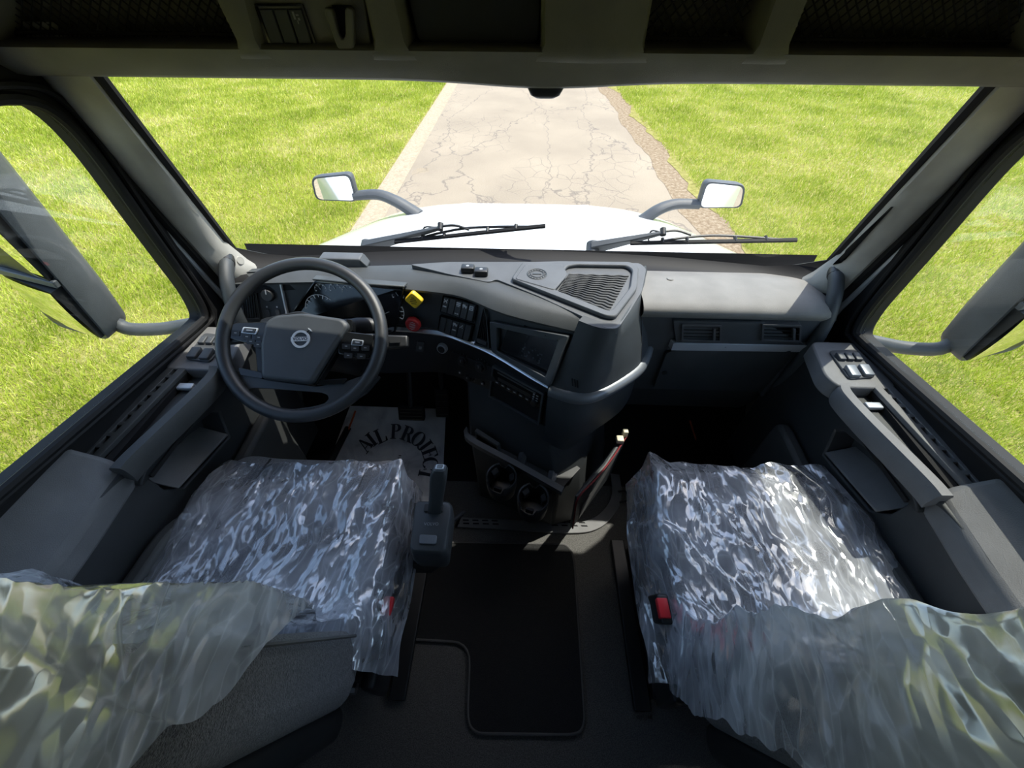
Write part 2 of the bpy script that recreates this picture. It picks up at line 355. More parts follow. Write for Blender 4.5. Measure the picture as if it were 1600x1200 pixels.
def road_mat():
    m, t, o = mat('worn_asphalt'); b = nd(t, 'ShaderNodeBsdfPrincipled'); b.inputs['Roughness'].default_value = .9
    fine = tex(t, 'ShaderNodeTexNoise', 60, 6, None, .75); big = tex(t, 'ShaderNodeTexNoise', .55, 4)
    base = ramp(t, fine.outputs[0], [(.34, (.27, .215, .15)), (.5, (.40, .335, .25)), (.68, (.50, .43, .335))])
    tone = ramp(t, big.outputs[0], [(.35, (.69, .67, .64)), (.7, (.88, .86, .82))])
    mul = nd(t, 'ShaderNodeMix', data_type='RGBA', blend_type='MULTIPLY'); mul.inputs[0].default_value = 1
    t.links.new(base.outputs[0], mul.inputs[6]); t.links.new(tone.outputs[0], mul.inputs[7])
    tc = nd(t, 'ShaderNodeTexCoord'); wob = nd(t, 'ShaderNodeTexNoise'); wob.inputs['Scale'].default_value = 2.2; wob.inputs['Detail'].default_value = 6; t.links.new(tc.outputs['Object'], wob.inputs['Vector'])
    def cracks(scale, stretch, width, amp):
        mp = nd(t, 'ShaderNodeMapping'); mp.inputs['Scale'].default_value = stretch; t.links.new(tc.outputs['Object'], mp.inputs[0])
        mx = nd(t, 'ShaderNodeMix', data_type='RGBA', blend_type='LINEAR_LIGHT'); mx.inputs[0].default_value = amp
        t.links.new(mp.outputs[0], mx.inputs[6]); t.links.new(wob.outputs['Color'], mx.inputs[7])
        v = nd(t, 'ShaderNodeTexVoronoi', feature='DISTANCE_TO_EDGE'); v.inputs['Scale'].default_value = scale; t.links.new(mx.outputs[2], v.inputs['Vector'])
        return ramp(t, v.outputs['Distance'], [(0, (0, 0, 0)), (width, (1, 1, 1))])
    c1 = cracks(.55, (1, .30, 1), .008, .22); c2 = cracks(2.6, (1, .7, 1), .02, .12)
    # alligator cracking only in patches along the edges
    pm = tex(t, 'ShaderNodeTexNoise', .8, 3, (1, .35, 1)); pr_ = ramp(t, pm.outputs[0], [(.50, (1, 1, 1)), (.58, (0, 0, 0))])
    mxx = nd(t, 'ShaderNodeMix', data_type='RGBA', blend_type='LIGHTEN'); mxx.inputs[0].default_value = 1; t.links.new(c2.outputs[0], mxx.inputs[6]); t.links.new(pr_.outputs[0], mxx.inputs[7])
    cm = nd(t, 'ShaderNodeMix', data_type='RGBA', blend_type='MULTIPLY'); cm.inputs[0].default_value = 1; t.links.new(c1.outputs[0], cm.inputs[6]); t.links.new(mxx.outputs[2], cm.inputs[7])
    fin = nd(t, 'ShaderNodeMix', data_type='RGBA', blend_type='MIX'); t.links.new(cm.outputs[2], fin.inputs[0]); fin.inputs[6].default_value = (.17, .14, .11, 1); t.links.new(mul.outputs[2], fin.inputs[7])
    t.links.new(fin.outputs[2], b.inputs['Base Color'])
    bp = nd(t, 'ShaderNodeBump'); bp.inputs['Strength'].default_value = .5; bp.inputs['Distance'].default_value = .01; t.links.new(fine.outputs[0], bp.inputs['Height']); t.links.new(bp.outputs[0], b.inputs['Normal'])
    t.links.new(b.outputs[0], o.inputs[0]); return m
def soil_mat(name, stops, scale=9):
    m, t, o = mat(name); b = nd(t, 'ShaderNodeBsdfPrincipled'); b.inputs['Roughness'].default_value = 1; b.inputs['Specular IOR Level'].default_value = .1
    n = tex(t, 'ShaderNodeTexNoise', scale, 8, None, .7); r = ramp(t, n.outputs[0], stops); t.links.new(r.outputs[0], b.inputs['Base Color'])
    bp = nd(t, 'ShaderNodeBump'); bp.inputs['Strength'].default_value = .8; bp.inputs['Distance'].default_value = .03; t.links.new(n.outputs[0], bp.inputs['Height']); t.links.new(bp.outputs[0], b.inputs['Normal'])
    t.links.new(b.outputs[0], o.inputs[0]); return m
M['road'] = road_mat()
M['soil'] = soil_mat('lawn_soil', [(.3, (.15, .14, .04)), (.5, (.27, .25, .07)), (.7, (.40, .35, .15))])
M['dirt'] = soil_mat('verge_dirt', [(.3, (.15, .10, .06)), (.5, (.28, .21, .135)), (.7, (.42, .35, .25))], 14)
M['kerb'] = soil_mat('kerb_concrete', [(.3, (.30, .24, .165)), (.55, (.42, .35, .25)), (.75, (.48, .41, .31))], 20)
def blade_mat():
    m, t, o = mat('grass_blades'); a = nd(t, 'ShaderNodeAttribute'); a.attribute_name = 'tone'
    r = ramp(t, a.outputs['Fac'], [(0, (.24, .31, .018)), (.4, (.45, .53, .05)), (.75, (.66, .66, .13)), (1, (.84, .75, .40))])
    d = nd(t, 'ShaderNodeBsdfPrincipled'); d.inputs['Roughness'].default_value = .55; d.inputs['Specular IOR Level'].default_value = .3; t.links.new(r.outputs[0], d.inputs['Base Color'])
    tl = nd(t, 'ShaderNodeBsdfTranslucent'); t.links.new(r.outputs[0], tl.inputs[0]); mx = nd(t, 'ShaderNodeMixShader'); mx.inputs[0].default_value = .3
    t.links.new(d.outputs[0], mx.inputs[1]); t.links.new(tl.outputs[0], mx.inputs[2]); t.links.new(mx.outputs[0], o.inputs[0]); return m
M['blade'] = blade_mat()

# ================================================================== OUTSIDE
GZ = -1.40
xl = lambda y: -2.70 - .0211 * y
xr = lambda y: 3.06 - .0190 * y
def strip(mb, fa, fb, y0, y1, n, za, zb):
    ys = [y0 + (y1 - y0) * i / n for i in range(n + 1)]
    return mb.grid([[V(fa(y), y, za) for y in ys], [V(fb(y), y, zb) for y in ys]])
wob = lambda y, s: .10 * math.sin(y * 1.3 + s) + .07 * math.sin(y * 3.1 + 2 * s) + .04 * math.sin(y * 7.7 + s)
mb = MB(); strip(mb, lambda y: xl(y) + .40, lambda y: xr(y), -40, 60, 40, GZ, GZ)
tag(mb.build('road', M['road'], smooth=0), 'worn beige asphalt road full of cracks ahead of the truck', 'road', kind='structure')
mb = MB(); ys = [-40 + i for i in range(101)]
mb.grid([[V(xl(y) - .02, y, GZ - .02) for y in ys], [V(xl(y), y, GZ + .02) for y in ys], [V(xl(y) + .14, y, GZ + .02) for y in ys], [V(xl(y) + .18, y, GZ + .006) for y in ys], [V(xl(y) + .41, y, GZ + .003) for y in ys]])
tag(mb.build('kerb_gutter', M['kerb']), 'pale concrete gutter running along the left edge of the road', 'kerb', kind='structure')
mb = MB(); strip(mb, lambda y: xr(y) - .12 + .5 * wob(y, 1), lambda y: xr(y) + .75, -40, 60, 300, GZ + .004, GZ + .012)
tag(mb.build('dirt_verge', M['dirt'], smooth=0), 'strip of bare brown dirt between the asphalt and the right-hand lawn', 'verge', kind='structure')
mb = MB(); strip(mb, lambda y: -60, lambda y: xl(y) - .0 + .0 * y, -40, 60, 60, GZ + .006, GZ + .006)
tag(mb.build('lawn_ground', M['soil'], smooth=0), 'mown lawn ground left of the road', 'ground', kind='structure')
mb = MB(); strip(mb, lambda y: xr(y) + .38 + wob(y, 0), lambda y: 60, -40, 60, 300, GZ + .014, GZ + .014)
tag(mb.build('lawn_ground', M['soil'], smooth=0), 'mown lawn ground right of the road', 'ground', kind='structure')

rng = np.random.default_rng(3)
def vnoise(x, y, sc, seed):
    g = np.random.default_rng(seed).random((128, 128)); x = x * sc + 400; y = y * sc + 400
    i = np.floor(x).astype(int); j = np.floor(y).astype(int); a = x - i; b = y - j; a = a * a * (3 - 2 * a); b = b * b * (3 - 2 * b)
    q = lambda di, dj: g[(i + di) % 128, (j + dj) % 128]
    return (q(0, 0) * (1 - a) + q(1, 0) * a) * (1 - b) + (q(0, 1) * (1 - a) + q(1, 1) * a) * b
def grass(side, label):
    n = 2600000
    x = rng.uniform(2.4, 25, n) * side; y = rng.uniform(-4, 25, n)
    d = np.hypot(x, y); keep = rng.random(n) < np.minimum(1, (4.2 / d) ** 1.25)
    if side < 0: ok = x < xl(y) - .02 - .10 * rng.random(n) ** 2
    else: ok = x > xr(y) + .42 + .25 * vnoise(x, y, 1.2, 9) * rng.random(n)
    bare = vnoise(x, y, .9, 5) * .6 + vnoise(x, y, 2.7, 6) * .4
    ok &= rng.random(n) < np.clip(1.5 - bare * 1.1, .35, 1)
    k = keep & ok; x, y, d, bare = x[k], y[k], d[k], bare[k]; n = len(x)
    z0 = GZ + .008; L = rng.uniform(.05, .12, n) * (1 + .35 * (vnoise(x, y, 2.1, 4) - .5)) * np.maximum(1, d / 12) ** .3
    wd = .0042 * np.maximum(1, d / 5.) ** .85; a = rng.uniform(0, 2 * PI, n); lean = rng.uniform(.2, 1.15, n); dr = rng.normal(.9, 1.3, n)
    tx = x + np.cos(dr) * np.sin(lean) * L; ty = y + np.sin(dr) * np.sin(lean) * L; tz = z0 + np.cos(lean) * L + .004
    co = np.empty((n, 3, 3)); co[:, 0] = np.stack([x - np.cos(a) * wd, y - np.sin(a) * wd, np.full(n, z0)], 1)
    co[:, 1] = np.stack([x + np.cos(a) * wd, y + np.sin(a) * wd, np.full(n, z0)], 1); co[:, 2] = np.stack([tx, ty, tz], 1)
    tone = np.clip(.18 + .75 * bare + rng.normal(0, .14, n) + (rng.random(n) < .05) * .4 - .12, 0, 1)
    me = bpy.data.meshes.new('grass'); me.vertices.add(3 * n); me.loops.add(3 * n); me.polygons.add(n)
    org = np.array([side * 3., 0, GZ]); me.vertices.foreach_set('co', (co - org).astype(np.float32).ravel())
    me.loops.foreach_set('vertex_index', np.arange(3 * n, dtype=np.int32)); me.polygons.foreach_set('loop_start', np.arange(0, 3 * n, 3, dtype=np.int32))
    at = me.attributes.new('tone', 'FLOAT', 'FACE'); at.data.foreach_set('value', tone.astype(np.float32))
    me.update(calc_edges=True); me.materials.append(M['blade'])
    o = bpy.data.objects.new('lawn_grass', me); COL.objects.link(o); o.location = org
    tag(o, label, 'grass', kind='stuff'); return n
NG = grass(-1, 'sunlit grass blades of the lawn left of the road') + grass(1, 'sunlit grass blades of the lawn right of the dirt strip')
print('grass blades', NG)

# ------------------------------------------------------------------ hood, wipers, mirrors
def hood_pt(x, y):
    zc = .705 - .19 * (y - 1.35) / 1.1 - .9 * max(0, y - 2.42) ** 1.8
    wd = 1.25 - .31 * (y - 1.5)
    return zc - .115 * min(abs(x) / wd, 1.06) ** 3.6 + .006 * math.exp(-((abs(x) - .42 + .04 * (y - 1.4)) / .03) ** 2)
hood = thing('truck_hood', (0, 2.0, -.3), 'sloping white truck hood beyond the windshield', 'hood')
mb = MB(); rows = []
for i in range(33):
    y = 1.36 + 1.5 * i / 32; wd = 1.25 - .31 * (y - 1.5); row = []
    for j in range(49):
        t = -1.04 + 2.08 * j / 48; row.append(V(t * wd, y, hood_pt(t * wd, y)))
    e0, e1 = row[0], row[-1]
    row = [V(e0.x * 1.02, y, -.5), V(e0.x * 1.02, y, e0.z - .12), V(e0.x * 1.01, y, e0.z - .03)] + row + [V(e1.x * 1.01, y, e1.z - .03), V(e1.x * 1.02, y, e1.z - .12), V(e1.x * 1.02, y, -.5)]
    rows.append(row)
rows.append([V(p.x * .96, p.y + .10, min(p.z, .1)) for p in rows[-1]]); rows.append([V(p.x, p.y, -.5) for p in rows[-1]])
mb.grid(rows); mb.build('hood_panel', M['white'], hood, smooth=60)
mb = MB(); mb.grid([[V(x, 1.245 - .10 * (x / .95) ** 2, .838), ] + [V(x, 1.30 - .09 * (x / .95) ** 2, .80), V(x, 1.40 - .03 * x * x, hood_pt(x, 1.40) + .012 - .02 * abs(x))] for x in [-1.06 + 2.12 * i / 30 for i in range(31)]])
mb.build('cowl_panel', M['whitebody'], hood, smooth=60)

def hood_mirror(sx, quad, arm, label):
    t = thing('hood_mirror', (sx * .9, 2.3, .4), label, 'mirror', 'mirrors on the hood')
    q = [U(*p, 'y', 2.3) for p in quad]; c = sum(q, V(0, 0, 0)) / 4
    q = [p + V(0, -.14 * sx * (p.x - c.x), 0) for p in q]
    o = fillet(q, .035, 4)
    mb = MB(); mb.loft([[p + V(0, .0, 0) for p in o], [lerp(c, p, 1.03) + V(0, .02, 0) for p in o], [lerp(c, p, .95) + V(0, .06, 0) for p in o], [lerp(c, p, .6) + V(0, .095, 0) for p in o]])
    mb.build('housing', M['mirhouse'], t, smooth=50)
    g = [lerp(c, p, .90) + V(0, -.003, 0) for p in o]; mb = MB(); mb.prism(g, V(0, .003, 0)); mb.build('mirror_glass', M['mirror'], t, smooth=0)
    pts = catmull([U(*p[:2], 'y', p[2]) for p in arm], 5); mb = MB(); mb.tube(pts, [.034 + .012 * i / len(pts) for i in range(len(pts))], 10, flat=.75); mb.build('arm', M['mirhouse'], t)
    e = pts[-1]; mb = MB(); mb.rbox(e + V(0, .02, -.02), (.06, .08, .02), .018); mb.build('foot', M['mirhouse'], t)
hood_mirror(-1, [(487, 276), (546, 273), (558, 317), (495, 311)], [(553, 306, 2.33), (590, 304, 2.34), (618, 314, 2.32), (640, 327, 2.30), (655, 337, 2.28)], 'small hood mirror on a grey arm over the left front corner of the hood')
hood_mirror(1, [(1104, 285), (1164, 288), (1157, 323), (1091, 327)], [(1093, 319, 2.33), (1055, 319, 2.34), (1028, 328, 2.32), (1006, 343, 2.30), (990, 352, 2.28)], 'small hood mirror on a grey arm over the right front corner of the hood')

WN = V(0, .51, .36).normalized()
def wiper(base, tip, rod, bl0, bl1, label):
    P0 = V(0, 1.255, .872); pp = lambda p, h=0: onplane(*p, P0 + WN * h, WN)
    t = thing('windshield_wiper', pp(base), label, 'wiper', 'windshield wipers')
    a, b = pp(base, .02), pp(tip, .03); d = (b - a).normalized(); sd = d.cross(WN)
    mb = MB(); mb.loft([[a + sd * .030 - WN * .012, a - sd * .022 - WN * .012, a - sd * .018 + WN * .014, a + sd * .026 + WN * .014], [lerp(a, b, .55) + sd * .017 - WN * .01, lerp(a, b, .55) - sd * .012 - WN * .01, lerp(a, b, .55) - sd * .01 + WN * .01, lerp(a, b, .55) + sd * .014 + WN * .01], [b + sd * .007 - WN * .005, b - sd * .007 - WN * .005, b - sd * .006 + WN * .006, b + sd * .006 + WN * .006]])
    mb.cyl(a - WN * .03, a + WN * .022, .026, .022); mb.build('arm', M['mirhouse'], t, bevel=.003)
    r1 = pp(rod, .022); mb = MB(); mb.tube(catmull([b - d * .02, b + WN * .004, lerp(b, r1, .5) + WN * .012, r1], 4), .0045, 6); mb.build('rod', M['black'], t)
    mb = MB(); mb.cyl(b - WN * .008, b + WN * .016, .010, n=10); mb.build('pivot_cap', M['black'], t)
    c0, c1 = pp(bl0, .008), pp(bl1, .008); u = (c1 - c0).normalized(); mb = MB(); mb.tube([c0, lerp(c0, c1, .5), c1], .005, 6, flat=1.6, up=WN); mb.build('rubber_blade', M['rubber'], t)
    mb = MB(); mb.tube(catmull([lerp(c0, c1, .14), lerp(c0, c1, .3) + WN * .014, lerp(c0, c1, .5) + WN * .022, lerp(c0, c1, .72) + WN * .014, lerp(c0, c1, .95)], 5), .0045, 6)
    for k in (.2, .35, .64, .82): mb.cyl(lerp(c0, c1, k), lerp(c0, c1, k) + WN * .016, .006, n=8)
    mb.build('bridge', M['black'], t)
    mb = MB(); mb.tube(catmull([b, lerp(b, c0, .35) + WN * .02, lerp(b, c0, .45) - sd * .03, lerp(c0, c1, .18)], 5), .0028, 6); mb.build('washer_hose', M['rubber'], t)
wiper((574, 386), (688, 356), (733, 359), (617, 378), (852, 353), 'wiper on the driver side, lying in front of the steering wheel')
wiper((926, 388), (1036, 364), (1080, 367), (985, 380), (1245, 375), 'wiper on the passenger side, its blade reaching the right-hand grass')

def side_mirror(sx, label):
    t = thing('side_mirror', (sx * 1.3, .95, .66), label, 'mirror', 'tall door mirrors')
    yaw = .28
    def fr(u, v, d):            # u outward, v up, d forward
        return V(sx * (1.30 + u * math.cos(yaw)), .885 + d + .07 * v + u * math.sin(yaw), .69 + v)
    W, H = .27, .70
    def ringpts(d, k, r):
        return fillet([fr(W / 2 + (a * W / 2) * k, H / 2 + (b * H / 2) * (1 - (1 - k) * .5), d) for a, b in ((-1, -1), (1, -1), (1, 1), (-1, 1))], r, 4)
    mb = MB(); mb.loft([ringpts(.0, .97, .05), ringpts(.010, 1.0, .06), ringpts(.075, 1.0, .06), ringpts(.095, .95, .06), ringpts(.125, .6, .05)]); mb.build('housing', M['mirhouse'], t, smooth=50)
    def gl(v0, v1, bul, name, tu, tv, o0):
        tilt = lambda u, v: o0 + tu * (u - W / 2) + tv * (v - (v0 + v1) / 2)
        mb = MB(); rows = []
        for i in range(13):
            v = v0 + (v1 - v0) * i / 12; row = []
            for j in range(11):
                u = .020 + (W - .040) * j / 10; a = (u - W / 2) / (W / 2); b = (v - (v0 + v1) / 2) / ((v1 - v0) / 2)
                row.append(fr(u, v, tilt(u, v) - .003 - bul * (2 - a * a - b * b)))
            rows.append(row)
        mb.grid(rows); mb.build(name, M['mirror'], t, smooth=80)
        cs = [(.018, v0 - .002), (W - .018, v0 - .002), (W - .018, v1 + .002), (.018, v1 + .002)]
        mb = MB(); mb.loft([[fr(u, v, .004) for u, v in cs], [fr(u, v, min(0, tilt(u, v) - .0015)) for u, v in cs]]); mb.build('glass_carrier', M['black'], t)
    gl(.028, .195, .006, 'convex_mirror', .10, -.12, -.012); gl(.225, .67, 0, 'main_mirror', .10, -.08, -.022)
    mb = MB(); mb.prism([fr(.008, .200, -.002), fr(W - .008, .200, -.002), fr(W - .008, .220, -.002), fr(.008, .220, -.002)], V(0, -.016, 0)); mb.build('divider_bar', M['mirhouse'], t, bevel=.003)
    mb = MB(); mb.tube(catmull([fr(.03, .05, .06), fr(.0, .012, .06), V(sx * 1.22, .965, .685), V(sx * 1.13, .985, .69), V(sx * 1.02, 1.01, .70), V(sx * .985, 1.02, .705)], 5), .021, 10); mb.build('lower_arm', M['mirhouse'], t)
    mb = MB(); mb.tube(catmull([fr(.05, .66, .08), V(sx * 1.25, 1.0, 1.40), V(sx * 1.06, 1.02, 1.40), V(sx * .985, 1.0, 1.40)], 5), .021, 10); mb.build('upper_arm', M['mirhouse'], t)
side_mirror(-1, 'tall two-part mirror outside the driver door window')
side_mirror(1, 'tall two-part mirror outside the passenger door window')

# ================================================================== CAB SHELL
mb = MB(); bbox_box(mb, -1.0, 1.0, -1.75, 1.30, -.06, 0)
tag(mb.build('floor', M['carpet'], smooth=0), 'dark carpeted cab floor', 'floor', kind='structure')
mb = MB(); bbox_box(mb, -1.02, 1.02, -1.75, .95, 2.05, 2.10)
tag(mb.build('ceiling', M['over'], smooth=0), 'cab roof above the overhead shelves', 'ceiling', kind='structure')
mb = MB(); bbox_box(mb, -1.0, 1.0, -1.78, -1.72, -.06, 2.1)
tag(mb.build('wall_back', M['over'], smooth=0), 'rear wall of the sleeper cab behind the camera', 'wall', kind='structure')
mb = MB(); mb.grid([[V(x, y, z) for x in (-1, -.5, 0, .5, 1)] for y, z in ((.80, -.002), (.86, .005), (1.12, .165), (1.22, .35), (1.26, .84))])
tag(mb.build('wall_front', M['dark'], smooth=50), 'black firewall of the footwells under the dashboard', 'wall', kind='structure')
mb = MB(); mb.grid([[V(x, y - .03 * (x / .8) ** 2, z) for x in [-1.04 + .13 * i for i in range(17)]] for y, z in ((.905, 1.377), (.895, 1.42), (.915, 1.5), (.89, 1.9), (.80, 2.06))])
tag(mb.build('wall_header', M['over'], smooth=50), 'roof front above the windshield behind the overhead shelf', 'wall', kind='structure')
for sx, nm in ((-1, 'left'), (1, 'right')):
    mb = MB()
    bbox_box(mb, sx * .965, sx * .99, -.55, 1.05, 1.43, 2.06); bbox_box(mb, sx * .985, sx * 1.02, -1.75, -.38, -.06, .95); bbox_box(mb, sx * .985, sx * 1.02, -1.75, -.38, 1.45, 2.06)
    bbox_box(mb, sx * .985, sx * 1.02, -.75, -.38, .95, 1.45); bbox_box(mb, sx * .985, sx * 1.02, -1.75, -1.35, .95, 1.45); bbox_box(mb, sx * 1.0, sx * 1.02, .98, 1.30, -.06, .80)
    tag(mb.build('wall_' + nm, M['over'], smooth=0), nm + ' side wall of the cab above and behind the door', 'wall', kind='structure')

# windshield
def ws(x, t): # t 0 base .. 1 top
    k = (x / (.93 - .125 * t)) ** 2
    return V(x, lerp(1.235 - .11 * k, .90 - .03 * k, t) - .0, lerp(.845, 1.41, t))
win = thing('window_1', (0, 1.23, .84), 'wide windshield looking out over the hood and road', 'windshield', kind='structure')
mb = MB(); mb.grid([[ws((-1 + 2 * j / 24) * (.93 - .125 * i / 10), i / 10) for j in range(25)] for i in range(11)]); mb.build('glass_pane', M['glass'], win, smooth=80)
mb = MB(); xs = [-1 + 2 * j / 24 for j in range(25)]
ez = lambda x: .12 * max(0, (abs(x) - .80) / .20) ** 2      # the seal sweeps up into the corners
mb.grid([[ws(x * .92, ez(x)) + V(0, .012, -.004) for x in xs], [ws(x * .92, .02 + ez(x)) + V(0, -.006, .0) for x in xs], [ws(x * .92, .012 + ez(x) * .8) + V(0, -.03, -.012) for x in xs], [ws(x * .92, ez(x) * .5) + V(0, -.075, -.006) for x in xs], [ws(x * .91, 0) + V(0, -.135, .004) for x in xs], [ws(x * .91, 0) + V(0, -.15, -.03) for x in xs]]); mb.build('lower_seal', M['rubber'], win, smooth=60)
for sx in (-1, 1):
    mb = MB(); mb.tube([ws(sx * (.93 - .125 * i / 10), i / 10) + V(0, -.004, 0) for i in range(11)], .013, 8); mb.build('side_seal', M['rubber'], win)

# ------------------------------------------------------------------ A-pillars
def pillar(sx, label, name):
    t = thing(name, (sx * .93, 1.05, .8), label, 'pillar', 'windshield pillars', 'structure')
    mb = MB(); rings = []
    for z in (.72, .80, .845, .88, .95, 1.05, 1.15, 1.25, 1.35, 1.44):
        tt = (z - .845) / .565; A = ws(.93 - .125 * tt, tt) if tt > -.05 else V(.935, 1.12, z); A = V(A.x - .004, A.y - .012, z)
        if z < .95: g_ = min(1, (.95 - z) / .10) ** 2; A.x -= .085 * g_; A.y -= .03 * g_
        B = V(.935, .893 + (1.357 - z) * .214, z)
        m1 = lerp(A, B, .12) + V(-.010, -.012, 0); m2 = lerp(A, B, .5) + V(-.022, -.016, 0); m3 = lerp(A, B, .88) + V(-.012, -.012, 0)
        rings.append([V(sx * p.x, p.y, p.z) for p in (A, m1, m2, m3, B, B + V(.06, .03, 0), A + V(.10, .02, 0))])
    mb.loft(rings); mb.build('pillar_trim', M['trim'], t, smooth=45)
    sf = Surf(mb)
    # painted body strip between the door seal and the trim
    mb2 = MB(); mb2.tube([V(sx * .955, .893 + (1.357 - z) * .214 - .012, z) for z in (.76, .9, 1.1, 1.3, 1.42)], .010, 8); mb2.build('body_edge', M['silver'], t)
    mb2 = MB(); mb2.tube([V(sx * .940, .893 + (1.357 - z) * .214 + .0, z) for z in (.76, .9, 1.1, 1.3, 1.42)], .013, 8); mb2.build('door_seal', M['rubber'], t)
    px = (375, 407) if sx < 0 else (1298, 422)
    p, n = sf.hit(*px); mb2 = MB(); mb2.cyl(p - n * .003, p + n * .0025, .0135, .0125); mb2.build('screw_cap', M['trim'], t, bevel=.001)
    if sx > 0:
        mb2 = MB(); n = sf.patch(mb2, [(1309, 392), (1323, 391), (1316, 411), (1302, 414)], .004, .003, .004); mb2.build('sensor_window', M['gloss'], t)
pillar(-1, 'beige-grey windshield pillar on the driver side', 'trim_1')
pillar(1, 'beige-grey windshield pillar on the passenger side', 'trim_2')

def grab(sx, label):
    P = [V(.90, 1.035, .905), V(.888, 1.0, .90), V(.878, .955, .865), V(.876, .925, .80), V(.878, .915, .70), V(.885, .93, .58), V(.90, .97, .47), V(.92, 1.0, .42)]
    P = [V(sx * p.x, p.y, p.z) for p in P]
    t = thing('grab_handle', P[-1], label, 'handle', 'grab handles'); mb = MB(); mb.tube(catmull(P, 6), .019, 12); mb.build('grip', M['dash'], t)
    mb = MB(); mb.cyl(P[0] + V(sx * .01, .012, .004), lerp(P[0], P[1], .6), .024, .021); mb.build('end_collar', M['black'], t, bevel=.003)
grab(-1, 'dark curved grab handle by the driver door behind the steering wheel')
grab(1, 'dark curved grab handle beside the passenger dashboard')

# ================================================================== DOORS
def door(sx, name, label):
    t = thing(name, (sx * .96, .3, .02), label, 'door', 'cab doors', 'structure')
    S = lambda x, y, z: V(sx * x, y, z)
    gx = lambda z: .972 - .035 * (z - .8) / .55                 # glass leans inward
    belt = lambda y: .783 + (.929 - y) * .100
    inn = [(.905, belt(.905) + .004), (.915, .86), (.900, 1.05), (.890, 1.22), (.876, 1.29), (.845, 1.333), (.78, 1.35), (-.30, 1.36), (-.33, 1.33), (-.33, belt(-.33) + .03), (-.30, belt(-.30)), (.87, belt(.87))]
    out = [(1.0, .70), (.99, .88), (.965, 1.05), (.93, 1.22), (.925, 1.30), (.915, 1.39), (.80, 1.45), (-.40, 1.45), (-.42, 1.38), (-.42, .80), (-.38, .76), (.85, .70)]
    mb = MB(); mb.frame(fillet([S(gx(z) - .012, y, z) for y, z in out], .04, 4), fillet([S(gx(z) - .012, y, z) for y, z in inn], .04, 4), V(sx * .045, 0, 0)); mb.build('window_frame', M['rubber'], t, bevel=.004)
    def smooth(poly, off, r): return fillet([S(gx(z) - off, y, z) for y, z in poly], .05, 3)
    mb = MB(); mb.tube(smooth(inn, .016, 0), .0105, 8, closed=True); mb.build('window_seal', M['rubber'], t)
    grow = [(y + (.022 if y > .8 else -.02), z + (.02 if z > 1.2 else (0 if z > .86 else -.018))) for y, z in inn]
    mb = MB(); mb.tube(smooth(grow, .020, 0), .007, 8, closed=True); mb.build('inner_seal', M['rubber'], t)
    mb = MB(); mb.prism(fillet([S(gx(z) + .004, y, z) for y, z in inn], .04, 4), V(sx * .003, 0, 0)); mb.build('window_glass', M['glass'], t, smooth=0)
    # lower door: inner panel with pull pocket, outer skin
    mb = MB(); bbox_box(mb, sx * 1.0, sx * 1.035, -.42, 1.02, -.35, .76); mb.build('outer_skin', M['whitebody'], t, bevel=.01)
    xi = .862
    o = [(.98, .70), (.80, .735), (.60, .745), (.20, .75), (-.40, .75), (-.40, .12), (.30, .12), (.98, .12)]
    i_ = [(.66, .64), (.645, .66), (.60, .675), (.47, .71), (.43, .70), (.43, .62), (.46, .575), (.63, .56)]
    mb = MB(); mb.frame([S(xi + (.012 if z < .3 else 0) + .05 * max(0, y - .70) + (.026 if y < .42 else 0), y, z) for y, z in o], [S(xi + (.02 if y < .5 else 0), y, z) for y, z in i_], V(sx * .065, 0, 0), back=True); mb.build('inner_panel', M['door'], t, bevel=.006)
    # sloping bottom of the pull pocket, lighter
    mb = MB(); mb.prism([S(xi + .002, .44, .605), S(xi + .072, .44, .64), S(xi + .072, .635, .60), S(xi + .002, .635, .565)], V(0, 0, .006)); mb.build('pocket_floor', M['arm'], t, bevel=.002)
    # map pocket low on the door
    mp = fillet([S(xi - .03, .80, .50), S(xi - .045, .74, .52), S(xi - .045, .46, .50), S(xi - .030, .36, .585), S(xi - .025, -.30, .60), S(xi - .025, -.30, .15), S(xi - .02, .80, .15)], .05, 4)
    mb = MB(); mb.prism(mp, V(sx * .04, 0, 0)); mb.build('map_pocket', M['doorg'], t, bevel=.012, seg=3)
    # sill: switch plate, defroster strip with open slots, pull bar, arm pad
    zt = .772
    def slab(mb, pts, h, z=.772): mb.prism([S(x, y, z) for x, y in pts], V(0, 0, -h))
    mb = MB(); slab(mb, fillet2([(.965, .88), (.965, .70), (.815, .70), (.80, .74), (.83, .88)], .02), .05); sw = mb.build('switch_plate', M['arm'], t, bevel=.004)
    mb = MB(); mb.prism([S(x, y, zt) for x, y in fillet2([(.935, .845), (.925, .735), (.85, .725), (.855, .835)], .012)], V(0, 0, .006)); bz = mb.build('switch_bezel', M['grey'], t, bevel=.002)
    def key(x, y, lx, ly, m, nm='window_switch'):
        mb = MB(); mb.rbox(S(x, y, zt + .009), (lx / 2, ly / 2, .006), .003, 6, lambda q: V(q.x, q.y, q.z + .25 * max(0, q.y))); mb.build(nm, m, bz)
    key(.868, .748, .026, .036, M['band'] if sx > 0 else M['grey']); key(.905, .752, .026, .036, M['band'] if sx > 0 else M['grey'])  # paler keys on the passenger door: sunlight put into the colour
    for k in range(3): key(.868 + .022 * k, .805, .018, .026, M['grey'], 'lock_switch')
    for k in range(3):
        mb = MB(); mb.box(S(.868 + .022 * k, .806, zt + .0155), (.008, .004, .0006)); mb.box(S(.868 + .022 * k, .812, zt + .0166), (.004, .004, .0006)); mb.build('switch_mark', M['print'], bz, smooth=0)
    y0, y1 = .705, .425; N = 9; L = (y0 - y1) / N
    def xo(y): return .958 + .02 * (y0 - y) / (y0 - y1)
    def xn(y): return .905 + .022 * (y0 - y) / (y0 - y1)
